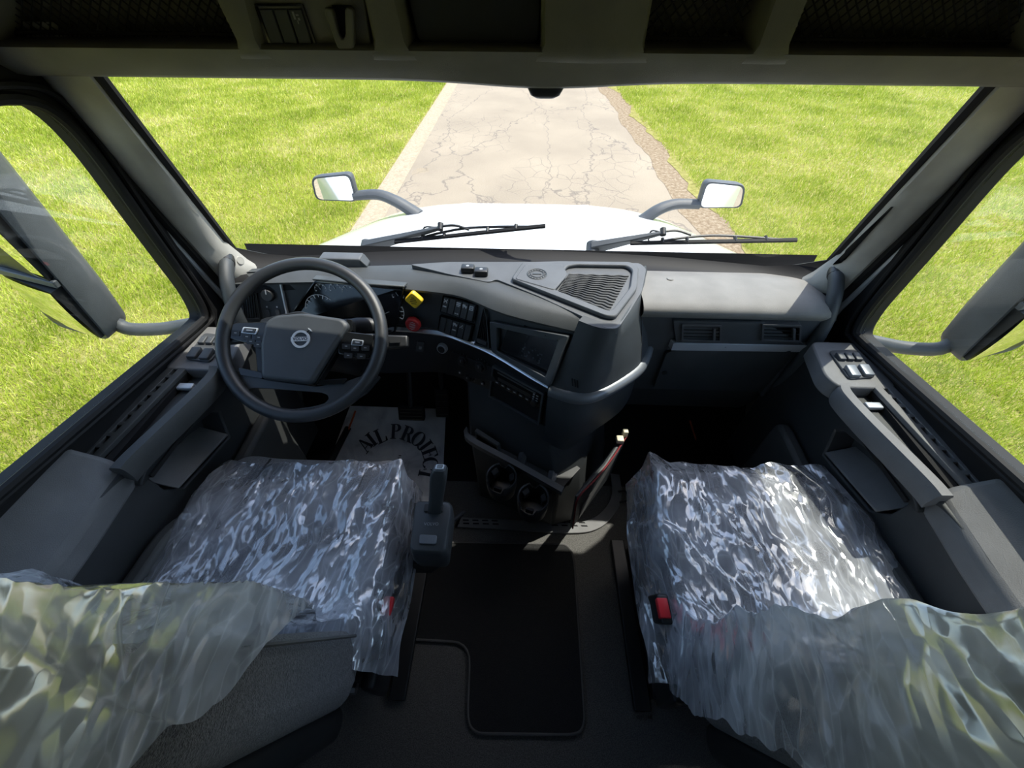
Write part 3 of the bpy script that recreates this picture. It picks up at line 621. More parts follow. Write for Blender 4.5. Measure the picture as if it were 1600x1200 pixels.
    mb = MB()
    for e0, e1 in ((0, .40), (.62, 1)):
        mb.prism([S(lerp(xo(y), xn(y), e), y, zt) for y, e in ((y0, e0), (y1, e0), (y1, e1), (y0, e1))], V(0, 0, -.012))
    for k in range(N + 1):
        ya = y0 - L * k + L * .19; yb = ya - L * .38; ya = min(ya, y0); yb = max(yb, y1)
        mb.prism([S(lerp(xo(y), xn(y), e), y, zt - .0004) for y, e in ((ya, .36), (yb, .36), (yb, .66), (ya, .66))], V(0, 0, -.0112))
    vt = mb.build('defroster_strip', M['arm'] if sx > 0 else M['doorg'], t, bevel=.0015)  # same strip, paler on the sunlit door, shade painted in on the driver's
    mb = MB(); bbox_box(mb, sx * .985, sx * .86, y1, y0, .69, .70); bbox_box(mb, sx * .905, sx * .925, y1, y0, .69, .76); mb.build('recess_lining', M['dark'], t)
    mb = MB(); P = [V(.838, .715, zt - .006), V(.825, .68, zt - .004), (.835, .60, zt - .004), (.855, .50, zt - .004), (.868, .43, zt - .004), (.872, .40, zt - .006)]
    rings = []
    for p in catmull([S(*p) for p in P], 4):
        rings.append([p + V(sx * a, 0, b) for a, b in ((-.017, -.004), (-.012, .006), (.010, .007), (.016, .0), (.014, -.03), (-.010, -.05), (-.017, -.03))])
    mb.loft(rings); mb.build('pull_bar', M['arm'] if sx > 0 else M['doorg'], t, smooth=50)  # one bar in two greys, sun and shade put into the colour
    mb = MB(); mb.prism([S(x, y, .742 + .085 * max(0, (x - .872) / .11)) for x, y in fillet2([(.982, .425), (.982, -.40), (.855, -.40), (.862, .10), (.870, .26), (.880, .41), (.90, .428)], .02)], V(0, 0, -.06)); mb.build('arm_pad', M['arm'], t, bevel=.012, seg=3)
    mb = MB(); mb.prism([S(xi - .004, .90, .715), S(xi - .03, .70, .72), S(xi - .0, .43, .72), S(xi + .005, .40, .70), S(xi + .005, .40, .69), S(xi - .005, .90, .69)], V(sx * .03, 0, 0)); mb.build('panel_moulding', M['door'], t, bevel=.004)
    # inside release lever
    mb = MB(); mb.rbox(S(.895, .655, .752), (.028, .010, .006), .004); lv = mb.build('release_lever', M['silver'], t)
    mb = MB(); mb.tube([S(.905, .66, .75), S(.91, .66, .72), S(.915, .63, .70)], .008, 8); mb.build('lever_stem', M['black'], lv)
    # orange piping at the footwell edge
    mb = MB(); mb.tube(catmull([S(.78, .80, .12), S(.775, .90, .10), S(.76, 1.0, .12), S(.74, 1.06, .16)], 4), .004, 6); mb.build('orange_piping', M['orange'], t, label='thin orange piping line')
    mb = MB(); mb.tube(catmull([S(.80, .55, .02), S(.79, .72, .06), S(.785, .80, .11), S(.77, 1.0, .11)], 4), .014, 8); mb.build('sill_edge', M['rubber'], t)
def fillet2(pts, r): return [(p.x, p.y) for p in fillet([V(x, y, 0) for x, y in pts], r, 3)]
door(-1, 'door_1', 'driver door with dark inner panel and side window')
door(1, 'door_2', 'passenger door with sunlit armrest and side window')

# ================================================================== OVERHEAD CONSOLE
oc = thing('overhead_console', (0, .85, 1.36), 'beige-grey overhead shelf with netted compartments above the windshield', 'overhead shelf')
YF = .80
def lipz(x):                # underside dips in the middle
    return 1.366 - .010 * math.exp(-((x - .02) / .16) ** 2)
xs = [-1.0 + 2.0 * i / 80 for i in range(81)]
prof = lambda x: [(.905, lipz(x) + .012), (.89, lipz(x) + .002), (.865, lipz(x)), (.845, lipz(x) + .006), (.825, 1.388), (.808, 1.404), (.80, 1.413), (.806, 1.419), (.84, 1.421), (.95, 1.422)]
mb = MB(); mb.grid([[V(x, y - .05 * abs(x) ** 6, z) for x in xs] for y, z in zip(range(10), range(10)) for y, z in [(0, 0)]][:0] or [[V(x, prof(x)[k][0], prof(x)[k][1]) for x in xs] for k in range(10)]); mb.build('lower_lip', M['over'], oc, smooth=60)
def X(px, py=40): return U(px, py, 'y', YF).x
ZB, ZT = 1.412, 1.80
def post(b0, b1, t0, t1, nm='divider', bulge=.004):
    """divider between compartments: pixel x of its two edges at the lip and at the top of the frame"""
    xb0, xb1 = X(b0, 78), X(b1, 78); xt0, xt1 = X(t0, 0), X(t1, 0); zt0 = U(b0, 0, 'y', YF).z
    def at(z, k): s = (z - ZB) / (zt0 - ZB); return lerp(lerp(xb0, xt0, s), lerp(xb1, xt1, s), k)
    rings = []
    for z in (ZB - .012, ZB - .004, ZB + .003, ZB + .012, zt0, ZT):
        g = .020 * max(0, (ZB + .012 - z) / .024) ** 1.6; zz = z; yf = .80 + (.013 if z < ZB - .008 else .004 if z < ZB else 0)
        a = max(min(at(z if z < 1.6 else 1.6, 0), 1.2), -1.2); b = max(min(at(z if z < 1.6 else 1.6, 1), 1.2), -1.2)
        rings.append([V(a - g, .95, zz), V(a - g, yf + .012, zz), V(a - g + .006, yf, zz), V((a + b) / 2, yf - bulge, zz), V(b + g - .006, yf, zz), V(b + g, yf + .012, zz), V(b + g, .95, zz)])
    mb = MB(); mb.loft(rings); return mb.build(nm, M['over'], oc, smooth=50)
post(372, 408, 333, 388); post(584, 640, 566, 622); post(846, 1008, 846, 1022, bulge=.014); post(1178, 1236, 1206, 1268)
post(-120, -8, -130, -10); post(1612, 1700, 1640, 1720)
mb = MB(); bbox_box(mb, -1.0, 1.0, .945, .955, 1.40, 1.80); mb.build('shelf_back', M['dark'], oc)
mb = MB(); bbox_box(mb, -1.0, 1.0, YF, .95, 1.79, 1.83); mb.build('shelf_top', M['over'], oc)
def net(x0, x1, z0, z1, y, tilt):
    mb = MB(); st = .016; n = int((x1 - x0 + (z1 - z0)) / st)
    def P(x, z): return V(x, y + tilt * (z - z0), z)
    for k in range(n + 1):
        for sg in (1, -1):
            a = x0 + k * st if sg > 0 else x0 + k * st - (z1 - z0); pts = []
            # clip the diagonal to the panel
            t0 = 0; t1 = z1 - z0; f = lambda t: a - sg * t * .0 + (-(t) if sg > 0 else t)
            lo, hi = [], []
            ts = [t for t in np.linspace(0, z1 - z0, 12) if x0 <= f(t) <= x1]
            if len(ts) > 1: mb.tube([P(f(ts[0]), z0 + ts[0]), P(f(ts[-1]), z0 + ts[-1])], .0013, 4)
    mb.tube([P(x0, z0 + .004), P(x1, z0 + .004)], .003, 6); return mb.build('cargo_net', M['net'], oc, smooth=0)
net(-.98, X(362), 1.424, 1.56, .838, -.03); net(X(1240), .98, 1.424, 1.56, .838, -.03); net(X(1016), X(1182), 1.424, 1.56, .838, -.03)
mb = MB(); mb.prism(fillet([V(X(642), .835, 1.418), V(X(844), .835, 1.418), V(X(846), .825, 1.60), V(X(620), .825, 1.60)], .012), V(0, .01, 0)); mb.build('dark_insert', M['black'], oc, bevel=.003)
# switch panel
q = Quad(None, [U(386, -40, 'y', .822), U(566, -40, 'y', .822), U(582, 80, 'y', .822), U(412, 80, 'y', .822)])
mb = MB(); q.bx(mb, 0, 1, 0, 1, -.01, .004, .006); spn = mb.build('switch_panel', M['over'], oc, bevel=.002)
sq = Quad(None, [onplane(x, y, q.p(.5, .5, .004), q.n) for x, y in ((398, 6), (474, 6), (497, 74), (424, 74))])
mb = MB(); sq.ring(mb, 0, 1, 0, 1, .045, .05, -.002, .004, .002, True); swf = mb.build('switch_frame', M['gloss'], spn)
for k in range(3):
    mb = MB(); u0 = .06 + k * .30; mb.loft([sq.quad(u0, u0 + .28, .10, .90, 0.0), sq.quad(u0 + .01, u0 + .27, .12, .5, .004)[:2] + sq.quad(u0 + .01, u0 + .27, .12, .90, .0075)[2:]]); o = mb.build('rocker_switch', M['grey'], swf, bevel=.001)
mb = MB(); sq.bx(mb, .74, .78, .16, .34, .0062, .0066); sq.bx(mb, .80, .86, .22, .26, .0062, .0066); sq.bx(mb, .82, .86, .30, .36, .0062, .0068); sq.bx(mb, .79, .81, .36, .44, .0062, .0068); mb.build('lamp_symbol', M['printd'], spn, smooth=0)
hq = Quad(None, [onplane(x, y, q.p(.5, .5, .004), q.n) for x, y in ((510, 8), (556, 8), (558, 76), (526, 76))])
mb = MB(); o_ = [hq.p(u, v, .016) for u, v in ((0, .12), (.06, .02), (.25, .06), (.30, .18), (.34, .62), (.45, .74), (.56, .74), (.66, .62), (.72, .1), (.80, .02), (.95, .06), (1, .16), (1.0, .92), (.9, 1), (.30, 1), (.2, .92))]
mb.prism(o_, hq.n * -.014); mb.build('coat_hook', M['over'], spn, bevel=.002)
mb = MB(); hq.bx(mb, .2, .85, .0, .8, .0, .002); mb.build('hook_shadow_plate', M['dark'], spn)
# forward sensor under the header
sn = thing('camera_sensor', (.018, .90, 1.33), 'small black sensor pod hanging from the middle of the windshield header', 'sensor')
mb = MB(); rr = []
for z, w_, dpt in ((1.372, .034, .022), (1.356, .033, .022), (1.345, .027, .018), (1.340, .018, .012)):
    rr.append(fillet([V(.022 + a * w_, .884 + b * dpt, z) for a, b in ((-1, -1), (1, -1), (1, 1), (-1, 1))], .010, 3))
mb.loft(rr); mb.build('pod_body', M['black'], sn, smooth=45)
mb = MB(); mb.cyl((.022, .900, 1.352), (.022, .908, 1.352), .008); mb.build('lens', M['gloss'], sn)

# ================================================================== DASHBOARD
dash = thing('dashboard', (0, 1.0, .0), 'charcoal wraparound dashboard below the windshield', 'dashboard')
# columns left to right; rows: back, ledge edge, pad roll, face top, face bottom (strip), lower face bottom, underside
cols_top = [(-.935, 1.0), (-.84, 1.012), (-.732, 1.022), (-.57, 1.028), (-.39, 1.004), (-.253, .985), (-.176, .961), (-.054, .887), (.139, .818), (.205, .790)]
cols_str = [(-.935, .95), (-.86, .955), (-.78, .965), (-.6, .985), (-.425, .993), (-.27, .975), (-.19, .940), (-.090, .882), (.073, .751), (.155, .722)]
cols_low = [(-.935, .95), (-.86, .95), (-.8, .945), (-.6, .945), (-.46, .945), (-.30, .955), (-.20, .920), (-.10, .867), (.07, .73), (.15, .700)]
led = [(-.935, 1.05), (-.84, 1.06), (-.732, 1.07), (-.57, 1.078), (-.40, 1.066), (-.258, 1.033), (-.165, 1.005), (-.05, .945), (.152, .845), (.215, .812)]
def dense(P, k=4): return [(p.x, p.y) for p in catmull([V(x, y, 0) for x, y in P], k)]
T_, S_, L_, E_ = dense(cols_top), dense(cols_str), dense(cols_low), dense(led)
n_ = len(T_)
zE = lambda x: .862 + .016 * max(0, min(1, (x + .45) / .25))
backy = lambda x: 1.115 - .09 * (x / .93) ** 2
rows = [[V(e[0], backy(e[0]), .862) for e in E_],
        [V(e[0], e[1], zE(e[0])) for e in E_],
        [V(lerp(e[0], t[0], .3), lerp(e[1], t[1], .3), zE(e[0]) - .002) for e, t in zip(E_, T_)],
        [V(lerp(e[0], t[0], .75), lerp(e[1], t[1], .75), zE(e[0]) - .008) for e, t in zip(E_, T_)],
        [V(t[0], t[1] - .012, .846) for t in T_],
        [V(t[0], t[1] - .010, .838) for t in T_],
        [V(t[0], t[1] + .004, .834) for t in T_]]
mbp = MB(); mbp.grid(rows); mbp.build('top_pad', M['pad'], dash, smooth=50)
sp = Surf(mbp)
FT = [V(t[0], t[1] + .006, .845) for t in T_]; FB = [V(s[0], s[1] + .004, .685) for s in S_]
mbf = MB(); mbf.grid([[lerp(a, b, k / 6) for a, b in zip(FT, FB)] for k in range(7)]); mbf.build('upper_face', M['dash'], dash, smooth=50); sf = Surf(mbf)
LB = [V(l[0], l[1] + .006, .52) for l in L_]
mbl = MB(); mbl.grid([[p + V(0, .008, 0) for p in FB]] + [[lerp(a + V(0, .006, 0), b, k / 5) for a, b in zip(FB, LB)] for k in range(6)] + [[V(p.x, p.y + .03, .505) for p in LB], [V(p.x, 1.2, .52) for p in LB]]); mbl.build('lower_face', M['black'], dash, smooth=50); sl = Surf(mbl)
# silver strip along the face
st = [lerp(a, b, .97) for a, b in zip(FT, FB)]; i0 = 15
mb = MB(); mb.loft([[p + V(-.006, -.014, .000), p + V(-.002, -.007, .009), p + V(0, .006, .011), p + V(0, .006, -.008), p + V(-.004, -.012, -.006)] for p in st[i0:-4]]); mb.build('silver_strip', M['chrome'], dash, smooth=40)

# --- instrument cluster (recessed glass under a visor)
cl = Quad(sf, [(441, 436), (621, 441), (620, 512), (448, 506)], .006)
mb = MB(); cl.ring(mb, -.02, 1.01, -.04, 1.06, .02, .045, -.004, .022, .012); cb = mb.build('cluster_bezel', M['gloss'], dash, bevel=.002)
mb = MB(); cl.bx(mb, 0, 1, 0, 1, .000, .003); scr = mb.build('cluster_screen', M['gloss'], cb, smooth=0)
def dial(u, v, r, a0, a1, nt_, needle):
    mb = MB(); c = cl.p(u, v, .0036); ux, uy = cl.ux, cl.uy
    pt = lambda a, rr: c + (ux * math.cos(a) + uy * math.sin(a)) * rr
    for k in range(nt_):
        a = math.radians(a0 + (a1 - a0) * k / (nt_ - 1)); e = .0009 if k % 2 else .0014
        mb.add([pt(a - e / r, r), pt(a + e / r, r), pt(a + e / r, r * (.86 if k % 2 else .78)), pt(a - e / r, r * (.86 if k % 2 else .78))], [(0, 1, 2, 3)])
    A = [math.radians(a0 + (a1 - a0) * k / 24) for k in range(25)]
    mb.add([pt(a, r * 1.03) for a in A] + [pt(a, r * 1.0) for a in A], [(k, k + 1, 26 + k, 25 + k) for k in range(24)])
    mb.build('gauge_scale', M['screenlit'], scr, smooth=0)
    a = math.radians(needle); mb = MB(); s_ = ux * math.sin(a) - uy * math.cos(a); mb.add([c + s_ * .0012 + cl.n * .0005, c - s_ * .0012 + cl.n * .0005, pt(a, r * .85) + cl.n * .0005], [(0, 1, 2)]); mb.build('needle', M['print'], scr, smooth=0)
dial(.24, .62, .050, 210, -30, 15, 200); dial(.90, .58, .046, 210, -30, 15, 205)
for u, v in ((.10, .18), (.25, .15), (.40, .18), (.80, .18), (.95, .2), (.10, .93), (.34, .93)): dial(u, v, .018, 200, -20, 7, 120)
mb = MB()
for k, (u0, u1, v) in enumerate(((.55, .66, .26), (.57, .74, .42), (.57, .72, .60))): cl.bx(mb, u0, u1, v, v + .02, .003, .0036); cl.bx(mb, .525, .545, v - .03, v + .04, .003, .0036)
for k in range(6): cl.bx(mb, .60 + k * .028, .62 + k * .028, .80, .86, .003, .0036)
mb.build('display_lines', M['screenlit'], scr, smooth=0)
mb = MB(); cl.bx(mb, .535, .555, .03, .12, .003, .0038); cl.bx(mb, .53, .56, .09, .12, .003, .0038); mb.build('red_telltale', M['ledred'], scr, smooth=0, label='small red warning light')
# visor shelf over the cluster
mb = MB(); mb.prism([cl.p(-.04, -.06, .0), cl.p(1.03, -.06, 0), cl.p(1.02, -.05, .032), cl.p(.5, -.06, .040), cl.p(-.03, -.05, .032)], V(0, 0, .007)); mb.build('cluster_visor', M['pad'], dash, bevel=.003)

# --- left light panel
lp = Quad(sf, [(402, 439), (438, 440), (450, 498), (412, 498)])
mb = MB(); lp.bx(mb, 0, 1, 0, 1, -.004, .006, .008); lpo = mb.build('light_panel', M['dash'], dash, bevel=.002)
mb = MB(); lp.disc(mb, .42, .34, .021, .004, .020, .018); lk = mb.build('light_knob', M['black'], lpo, bevel=.002)
mb = MB(); lp.bx(mb, .40, .44, .18, .30, .020, .0206); mb.build('knob_mark', M['print'], lk, smooth=0)
for u in (.18, .6):
    mb = MB(); lp.bx(mb, u, u + .16, .72, .92, .004, .010, .003); o = mb.build('dimmer_wheel', M['grey'], lpo)
    mb = MB(); lp.bx(mb, u + .05, u + .11, .64, .68, .0062, .0066); mb.build('dimmer_symbol', M['print'], lpo, smooth=0)
mb = MB(); lp.bx(mb, 1.02, 1.08, -.02, 1.05, .0, .012); mb.build('panel_edge', M['silver'], lpo)
def vent(q, nslat, vertical, parent, frame_m=M['dash'], nm='air_vent', du=.06, dv=.06, hh=.006):
    mb = MB(); q.ring(mb, 0, 1, 0, 1, du, dv, -.02, hh, .004, True); f = mb.build(nm, frame_m, parent, bevel=.0015)
    mb = MB(); q.bx(mb, du, 1 - du, dv, 1 - dv, -.019, -.017); mb.build('vent_cavity', M['dark'], f, smooth=0)
    for k in range(nslat):
        mb = MB(); e = (k + .5) / nslat
        if vertical: u = du + (1 - 2 * du) * e; mb.prism([q.p(u - .012, dv, -.016), q.p(u + .012, dv, hh - .003), q.p(u + .012, 1 - dv, hh - .003), q.p(u - .012, 1 - dv, -.016)], q.ux * .0018)
        else: v = dv + (1 - 2 * dv) * e; mb.prism([q.p(du, v + .02, -.016), q.p(1 - du, v + .02, -.016), q.p(1 - du, v - .02, hh - .003), q.p(du, v - .02, hh - .003)], q.uy * .0018)
        mb.build('vent_slat', M['black'], f, smooth=0)
    return f
vent(Quad(sf, [(377, 447), (401, 447), (408, 499), (382, 500)]), 6, True, dash)
vent(Quad(sf, [(352, 444), (361, 443), (366, 472), (356, 474)]), 5, False, dash, dv=.08, du=.12)

# --- brake knobs
def knob_base(px): 
    p, n = sf.hit(*px); mb = MB(); mb.cyl(p - n * .004, p + n * .012, .014); mb.cyl(p + n * .01, p + n * .022, .008); return p, n, mb
RT = Vector(MC[0]); p, n, mb = knob_base((652, 461)); ux = RT.copy(); ux = (ux - n * ux.dot(n)).normalized(); uy = n.cross(ux)
kb = mb.build('parking_brake_stem', M['black'], dash)
mb = MB(); sq_ = fillet([p + n * .022 + (ux * a + uy * b) * .031 for a, b in ((1, 0), (0, 1), (-1, 0), (0, -1))], .009, 4); mb.loft([sq_, [q_ + n * .010 for q_ in sq_], [lerp(p + n * .036, q_ + n * .014, .86) for q_ in sq_]]); kk = mb.build('yellow_diamond_knob', M['yellow'], kb, smooth=45, label='yellow diamond-shaped parking brake knob')
mb = MB()
for k, wd in enumerate((.010, .018, .022, .016)):
    c = p + n * .0368 - uy * (-.010 + k * .0065); mb.add([c - ux * wd / 2 - uy * .0012, c + ux * wd / 2 - uy * .0012, c + ux * wd / 2 + uy * .0012, c - ux * wd / 2 + uy * .0012], [(0, 1, 2, 3)])
mb.build('knob_print', M['printk'], kk, smooth=0)
p, n, mb = knob_base((650, 499)); kb = mb.build('trailer_brake_stem', M['black'], dash)
ux = RT.copy(); ux = (ux - n * ux.dot(n)).normalized(); uy = n.cross(ux)
oct_ = fillet([p + n * .022 + (ux * math.cos(a) + uy * math.sin(a)) * .026 for a in [PI / 8 + k * PI / 4 for k in range(8)]], .006, 2)
mb = MB(); mb.loft([oct_, [q_ + n * .012 for q_ in oct_], [lerp(p + n * .038, q_ + n * .016, .85) for q_ in oct_]]); kk = mb.build('red_octagon_knob', M['red'], kb, smooth=45, label='red eight-sided trailer air supply knob')
mb = MB()
for k, wd in enumerate((.012, .022, .024, .022, .014)):
    c = p + n * .0388 + (-uy * (-.012 + k * .006)); d_ = (ux * .94 + uy * .34); e_ = n.cross(d_); mb.add([c - d_ * wd / 2 - e_ * .001, c + d_ * wd / 2 - e_ * .001, c + d_ * wd / 2 + e_ * .001, c - d_ * wd / 2 + e_ * .001], [(0, 1, 2, 3)])
mb.build('knob_print', M['print'], kk, smooth=0)

# --- rocker switch banks
def bank(px, marks):
    q = Quad(sf, px, .004); mb = MB(); q.ring(mb, -.015, 1.015, -.05, 1.05, .025, .06, -.004, .005, .002, True); b = mb.build('switch_bank', M['gloss'], dash)
    for k in range(5):
        u0 = .025 + k * .192; u1 = u0 + .18; mb = MB()
        mb.loft([q.quad(u0, u1, .03, .97, -.002), q.quad(u0 + .006, u1 - .006, .05, .95, .005)[:2] + q.quad(u0 + .006, u1 - .006, .05, .95, .010)[2:]]); s_ = mb.build('rocker_switch', M['grey'], b, bevel=.0008)
        if marks[k]:
            mb = MB(); h = .0072
            for (a0, a1, b0, b1) in marks[k]: mb.prism(q.quad(lerp(u0, u1, a0), lerp(u0, u1, a1), b0, b1, h + .004 * b0 * 1.1), q.n * .0008)
            mb.build('switch_symbol', M['print'], s_, smooth=0)
cross = [(.2, .35, .1, .18), (.65, .8, .1, .18), (.2, .35, .26, .34), (.65, .8, .26, .34), (.3, .7, .18, .26), (.2, .8, .52, .60)]
lamp = [(.15, .85, .10, .16), (.15, .85, .20, .26), (.25, .75, .30, .34), (.2, .45, .74, .80), (.55, .8, .74, .80)]
truck = [(.1, .55, .12, .26), (.55, .85, .18, .28), (.2, .35, .28, .33), (.65, .8, .28, .33)]
ring_ = [(.2, .8, .10, .14), (.2, .8, .30, .34), (.2, .32, .14, .30), (.68, .8, .14, .30), (.42, .58, .18, .26)]
slash = [(.25, .4, .26, .32), (.4, .55, .20, .26), (.55, .7, .12, .20), (.6, .75, .26, .32)]
bank([(695, 461), (747, 475), (742, 501), (691, 484)], [cross, None, lamp, truck, ring_])
bank([(690, 492), (741, 507), (736, 531), (687, 514)], [None, None, truck + [(.2, .8, .52, .60)], slash, None])
# --- upright air vent between switches and screen
uv_ = Quad(sf, [(759, 474), (784, 481), (768, 543), (744, 536)], .006); vf = vent(uv_, 5, True, dash, M['dash'], du=.10, dv=.05)
mb = MB(); uv_.bx(mb, .15, .85, .80, .90, -.004, .009, .003); mb.build('vent_thumb_tab', M['grey'], vf, bevel=.001)
# --- centre screen
sc_ = Quad(sf, [(792, 485), (892, 523), (862, 600), (775, 547)], .012)
mb = MB(); sc_.ring(mb, -.01, 1.01, -.01, 1.0, .10, .14, -.012, .012, .006, True); sb = mb.build('screen_bezel', M['dash'], dash, bevel=.002)
ds = Quad(None, [onplane(x, y, sc_.p(.5, .5, -.006), sc_.n) for x, y in ((799, 497), (872, 534), (853, 586), (781, 549))])
mb = MB(); ds.bx(mb, .0, 1, 0, 1, -.002, .002); dd = mb.build('display', M['gloss'], sb, smooth=0)
mb = MB(); sc_.disc(mb, .74, .06, .0018, .011, .0126, n=8); sc_.disc(mb, .90, .10, .0018, .011, .0126, n=8); mb.build('bezel_pinholes', M['dark'], sb)
# fingerprints and dust on the display
mb = MB(); rd = random.Random(5)
for k in range(26):
    u, v = .42 + .4 * rd.random(), .45 + .35 * rd.random(); ds.disc(mb, u, v, .0012 + .002 * rd.random(), .0019, .0024, n=6)
mb.build('finger_smudges', plastic('smudge', (.05, .06, .07), .6, 900, 0), dd, smooth=0)
# --- lower controls: ignition, climate knobs, radio
p, n = sl.hit(692, 543); mb = MB(); mb.cyl(p - n * .004, p + n * .014, .019, .017); ig = mb.build('ignition_switch', M['silver'], dash, bevel=.002)
mb = MB(); mb.cyl(p + n * .013, p + n * .0155, .0125); mb.box(p + n * .016, (.003, .003, .012)); mb.build('key_slot', M['black'], ig)
mb = MB(); sl.patch(mb, [(652, 533), (664, 534), (662, 549), (650, 548)], .005, .004, .003); o = mb.build('blank_switch', M['grey'], dash, bevel=.001)
mb = MB(); sl.patch(mb, [(655.5, 540), (660, 540.5), (659, 545), (655, 544.5)], .0058, 0); mb.build('switch_symbol', M['printd'], o, smooth=0)
mb = MB(); sl.patch(mb, [(707, 548), (770, 572), (762, 615), (698, 583)], .008, .003, .006); hv = mb.build('climate_panel', M['black'], dash, bevel=.001)
def cknob(px, r, tick):
    p, n = sl.hit(*px); p = p + n * .008; mb = MB(); mb.cyl(p, p + n * .010, r, r * .95); mb.cyl(p + n * .009, p + n * .020, r * .68, r * .6); k = mb.build('climate_knob', M['black'], hv, bevel=.0015)
    ux = V(1, 0, 0); ux = (ux - n * ux.dot(n)).normalized(); uy = n.cross(ux); mb = MB()
    for a in range(tick):
        al = math.radians(-40 + 260 * a / max(1, tick - 1)); c = p + n * .0006 + (ux * math.cos(al) + uy * math.sin(al)) * r * 1.22; mb.add([c + ux * .0013 + uy * .0013, c - ux * .0013 + uy * .0013, c - ux * .0013 - uy * .0013, c + ux * .0013 - uy * .0013], [(0, 1, 2, 3)])
    c = p + n * .0204; mb.add([c - ux * .0012 + uy * r * .1, c + ux * .0012 + uy * r * .1, c + ux * .0012 + uy * r * .55, c - ux * .0012 + uy * r * .55], [(0, 1, 2, 3)]); mb.build('dial_marks', M['printd'], k, smooth=0)
cknob((727, 561), .020, 9); cknob((755, 570), .022, 11); cknob((736, 586), .019, 9)
for px in ((722, 579), (757, 596)):
    p, n = sl.hit(*px); p = p + n * .008; mb = MB(); mb.cyl(p, p + n * .007, .008); o = mb.build('climate_button', M['grey'], hv, bevel=.001)
    mb = MB(); mb.cyl(p + n * .007, p + n * .0076, .003, n=8); mb.build('button_symbol', M['print'], o, smooth=0)
ra = Quad(sl, [(775, 572), (851, 613), (845, 650), (770.5, 608)], .006)
mb = MB(); ra.ring(mb, -.03, 1.03, -.06, 1.30, .035, .07, -.012, .008, .004, True); rf = mb.build('radio_surround', M['dash'], dash, bevel=.001)
mb = MB(); ra.bx(mb, .01, .99, .02, .62, -.003, .006, .003); rb = mb.build('radio', M['gloss'], rf, bevel=.001)
mb = MB(); ra.bx(mb, .10, .88, .06, .12, .005, .0075); mb.build('radio_slot_lip', M['grey'], rb)
mb = MB(); ra.bx(mb, .12, .80, .26, .40, .005, .0066); mb.build('radio_display', M['black'], rb)
for k in range(6):
    mb = MB(); ra.bx(mb, .08 + k * .125, .17 + k * .125, .42, .52, .005, .010, .002); o = mb.build('preset_button', M['black'], rb)
    mb = MB(); ra.bx(mb, .105 + k * .125, .145 + k * .125, .455, .485, .010, .0106); mb.build('button_print', M['print'], o, smooth=0)
for k in range(3):
    mb = MB(); ra.bx(mb, .84, .87, .14 + k * .10, .19 + k * .10, .006, .0075); ra.bx(mb, .90, .94, .15 + k * .10, .18 + k * .10, .006, .0075); mb.build('radio_symbol', M['printd'], rb, smooth=0)
mb = MB(); ra.disc(mb, .89, .46, .011, .005, .016, .010); mb.build('volume_knob', M['black'], rb, bevel=.001)
mb = MB(); ra.bx(mb, .01, .99, .66, 1.22, -.006, .001); mb.build('storage_slot', M['dark'], rf, smooth=0)

# --- top ledge with tray and emblem lid
TZ = .880
tz = lambda pts, z=TZ: [U(x, y, 'z', z) for x, y in pts]
mb = MB(); lo_ = fillet(tz([(640, 413), (700, 409), (850, 409), (1000, 411), (1010, 420), (1003, 455), (985, 485), (966, 513), (950, 514), (905, 492), (840, 462), (775, 436), (764, 441), (700, 428)]), .012, 3)
mb.prism(lo_, V(0, 0, -.05)); mb.build('top_ledge', M['ledge'], dash, bevel=.006, seg=3)
o_t = tz([(815, 415), (878, 413), (984, 414), (997, 423), (994, 456), (961, 500), (946, 499), (798, 440)], TZ + .001)
i_t = tz([(885, 421), (900, 418.5), (978, 420), (987, 427), (983, 454), (955, 490), (947, 490), (866, 458)], TZ + .001)
mb = MB(); mb.frame(fillet(o_t, .012, 3), fillet(i_t, .012, 3), V(0, 0, .012)); tr = mb.build('tray_rim', M['ledge'], dash, bevel=.004)
mb = MB(); mb.prism(fillet(i_t, .012, 3), V(0, 0, .0006)); mb.build('tray_floor', M['ledge'], tr, smooth=0)
qa, qb, qc, qd = tz([(886, 428), (986, 430), (954, 489), (868, 457)], TZ + .002); tq = Quad(None, [qa, qb, qc, qd])
for k in range(14):
    v = .04 + .92 * k / 13; mb = MB(); pts = []
    for j in range(25):
        u = j / 24; pts.append(tq.p(.03 + .94 * u, v + .012 * math.sin(u * 9 * PI), .002))
    mb.tube(pts, .0022, 5, up=V(0, 0, 1)); mb.build('tray_rib', M['ledge'], tr)
ld = tz([(804, 438), (820, 416), (878, 415), (887, 431), (866, 456)], TZ + .009)
mb = MB(); mb.prism(fillet(ld, .010, 3), V(0, 0, .006)); lid = mb.build('ledge_lid', M['ledge'], dash, bevel=.003)
c = U(839, 428, 'z', TZ + .0155); mb = MB()
for R0, R1 in ((.030, .026), (.020, .017)):
    A = [2 * PI * k / 32 for k in range(32)]; mb.loft([[c + V(math.cos(a) * R0, math.sin(a) * R0, 0) for a in A], [c + V(math.cos(a) * (R0 + R1) / 2, math.sin(a) * (R0 + R1) / 2, .0015) for a in A], [c + V(math.cos(a) * R1, math.sin(a) * R1, 0) for a in A]], True, False)
for k in range(16):
    a = 2 * PI * k / 16; mb.box(c + V(math.cos(a) * .0232, math.sin(a) * .0232, .0004), (.004, .002, .0016), Matrix.Rotation(a, 3, 'Z'))
mb.box(c + V(0, 0, .0004), (.026, .006, .002)); mb.build('round_emblem', M['dash'], lid)
for px in ((731, 420), (752, 425)):
    c = U(*px, 'z', TZ + .008); mb = MB(); mb.rbox(c, (.020, .0145, .010), .005); b_ = mb.build('ledge_button', M['black'], dash)
    mb = MB(); mb.cyl(c + V(0, 0, .0101), c + V(0, 0, .0106), .005, n=12); mb.build('button_symbol', M['printd'], b_, smooth=0)
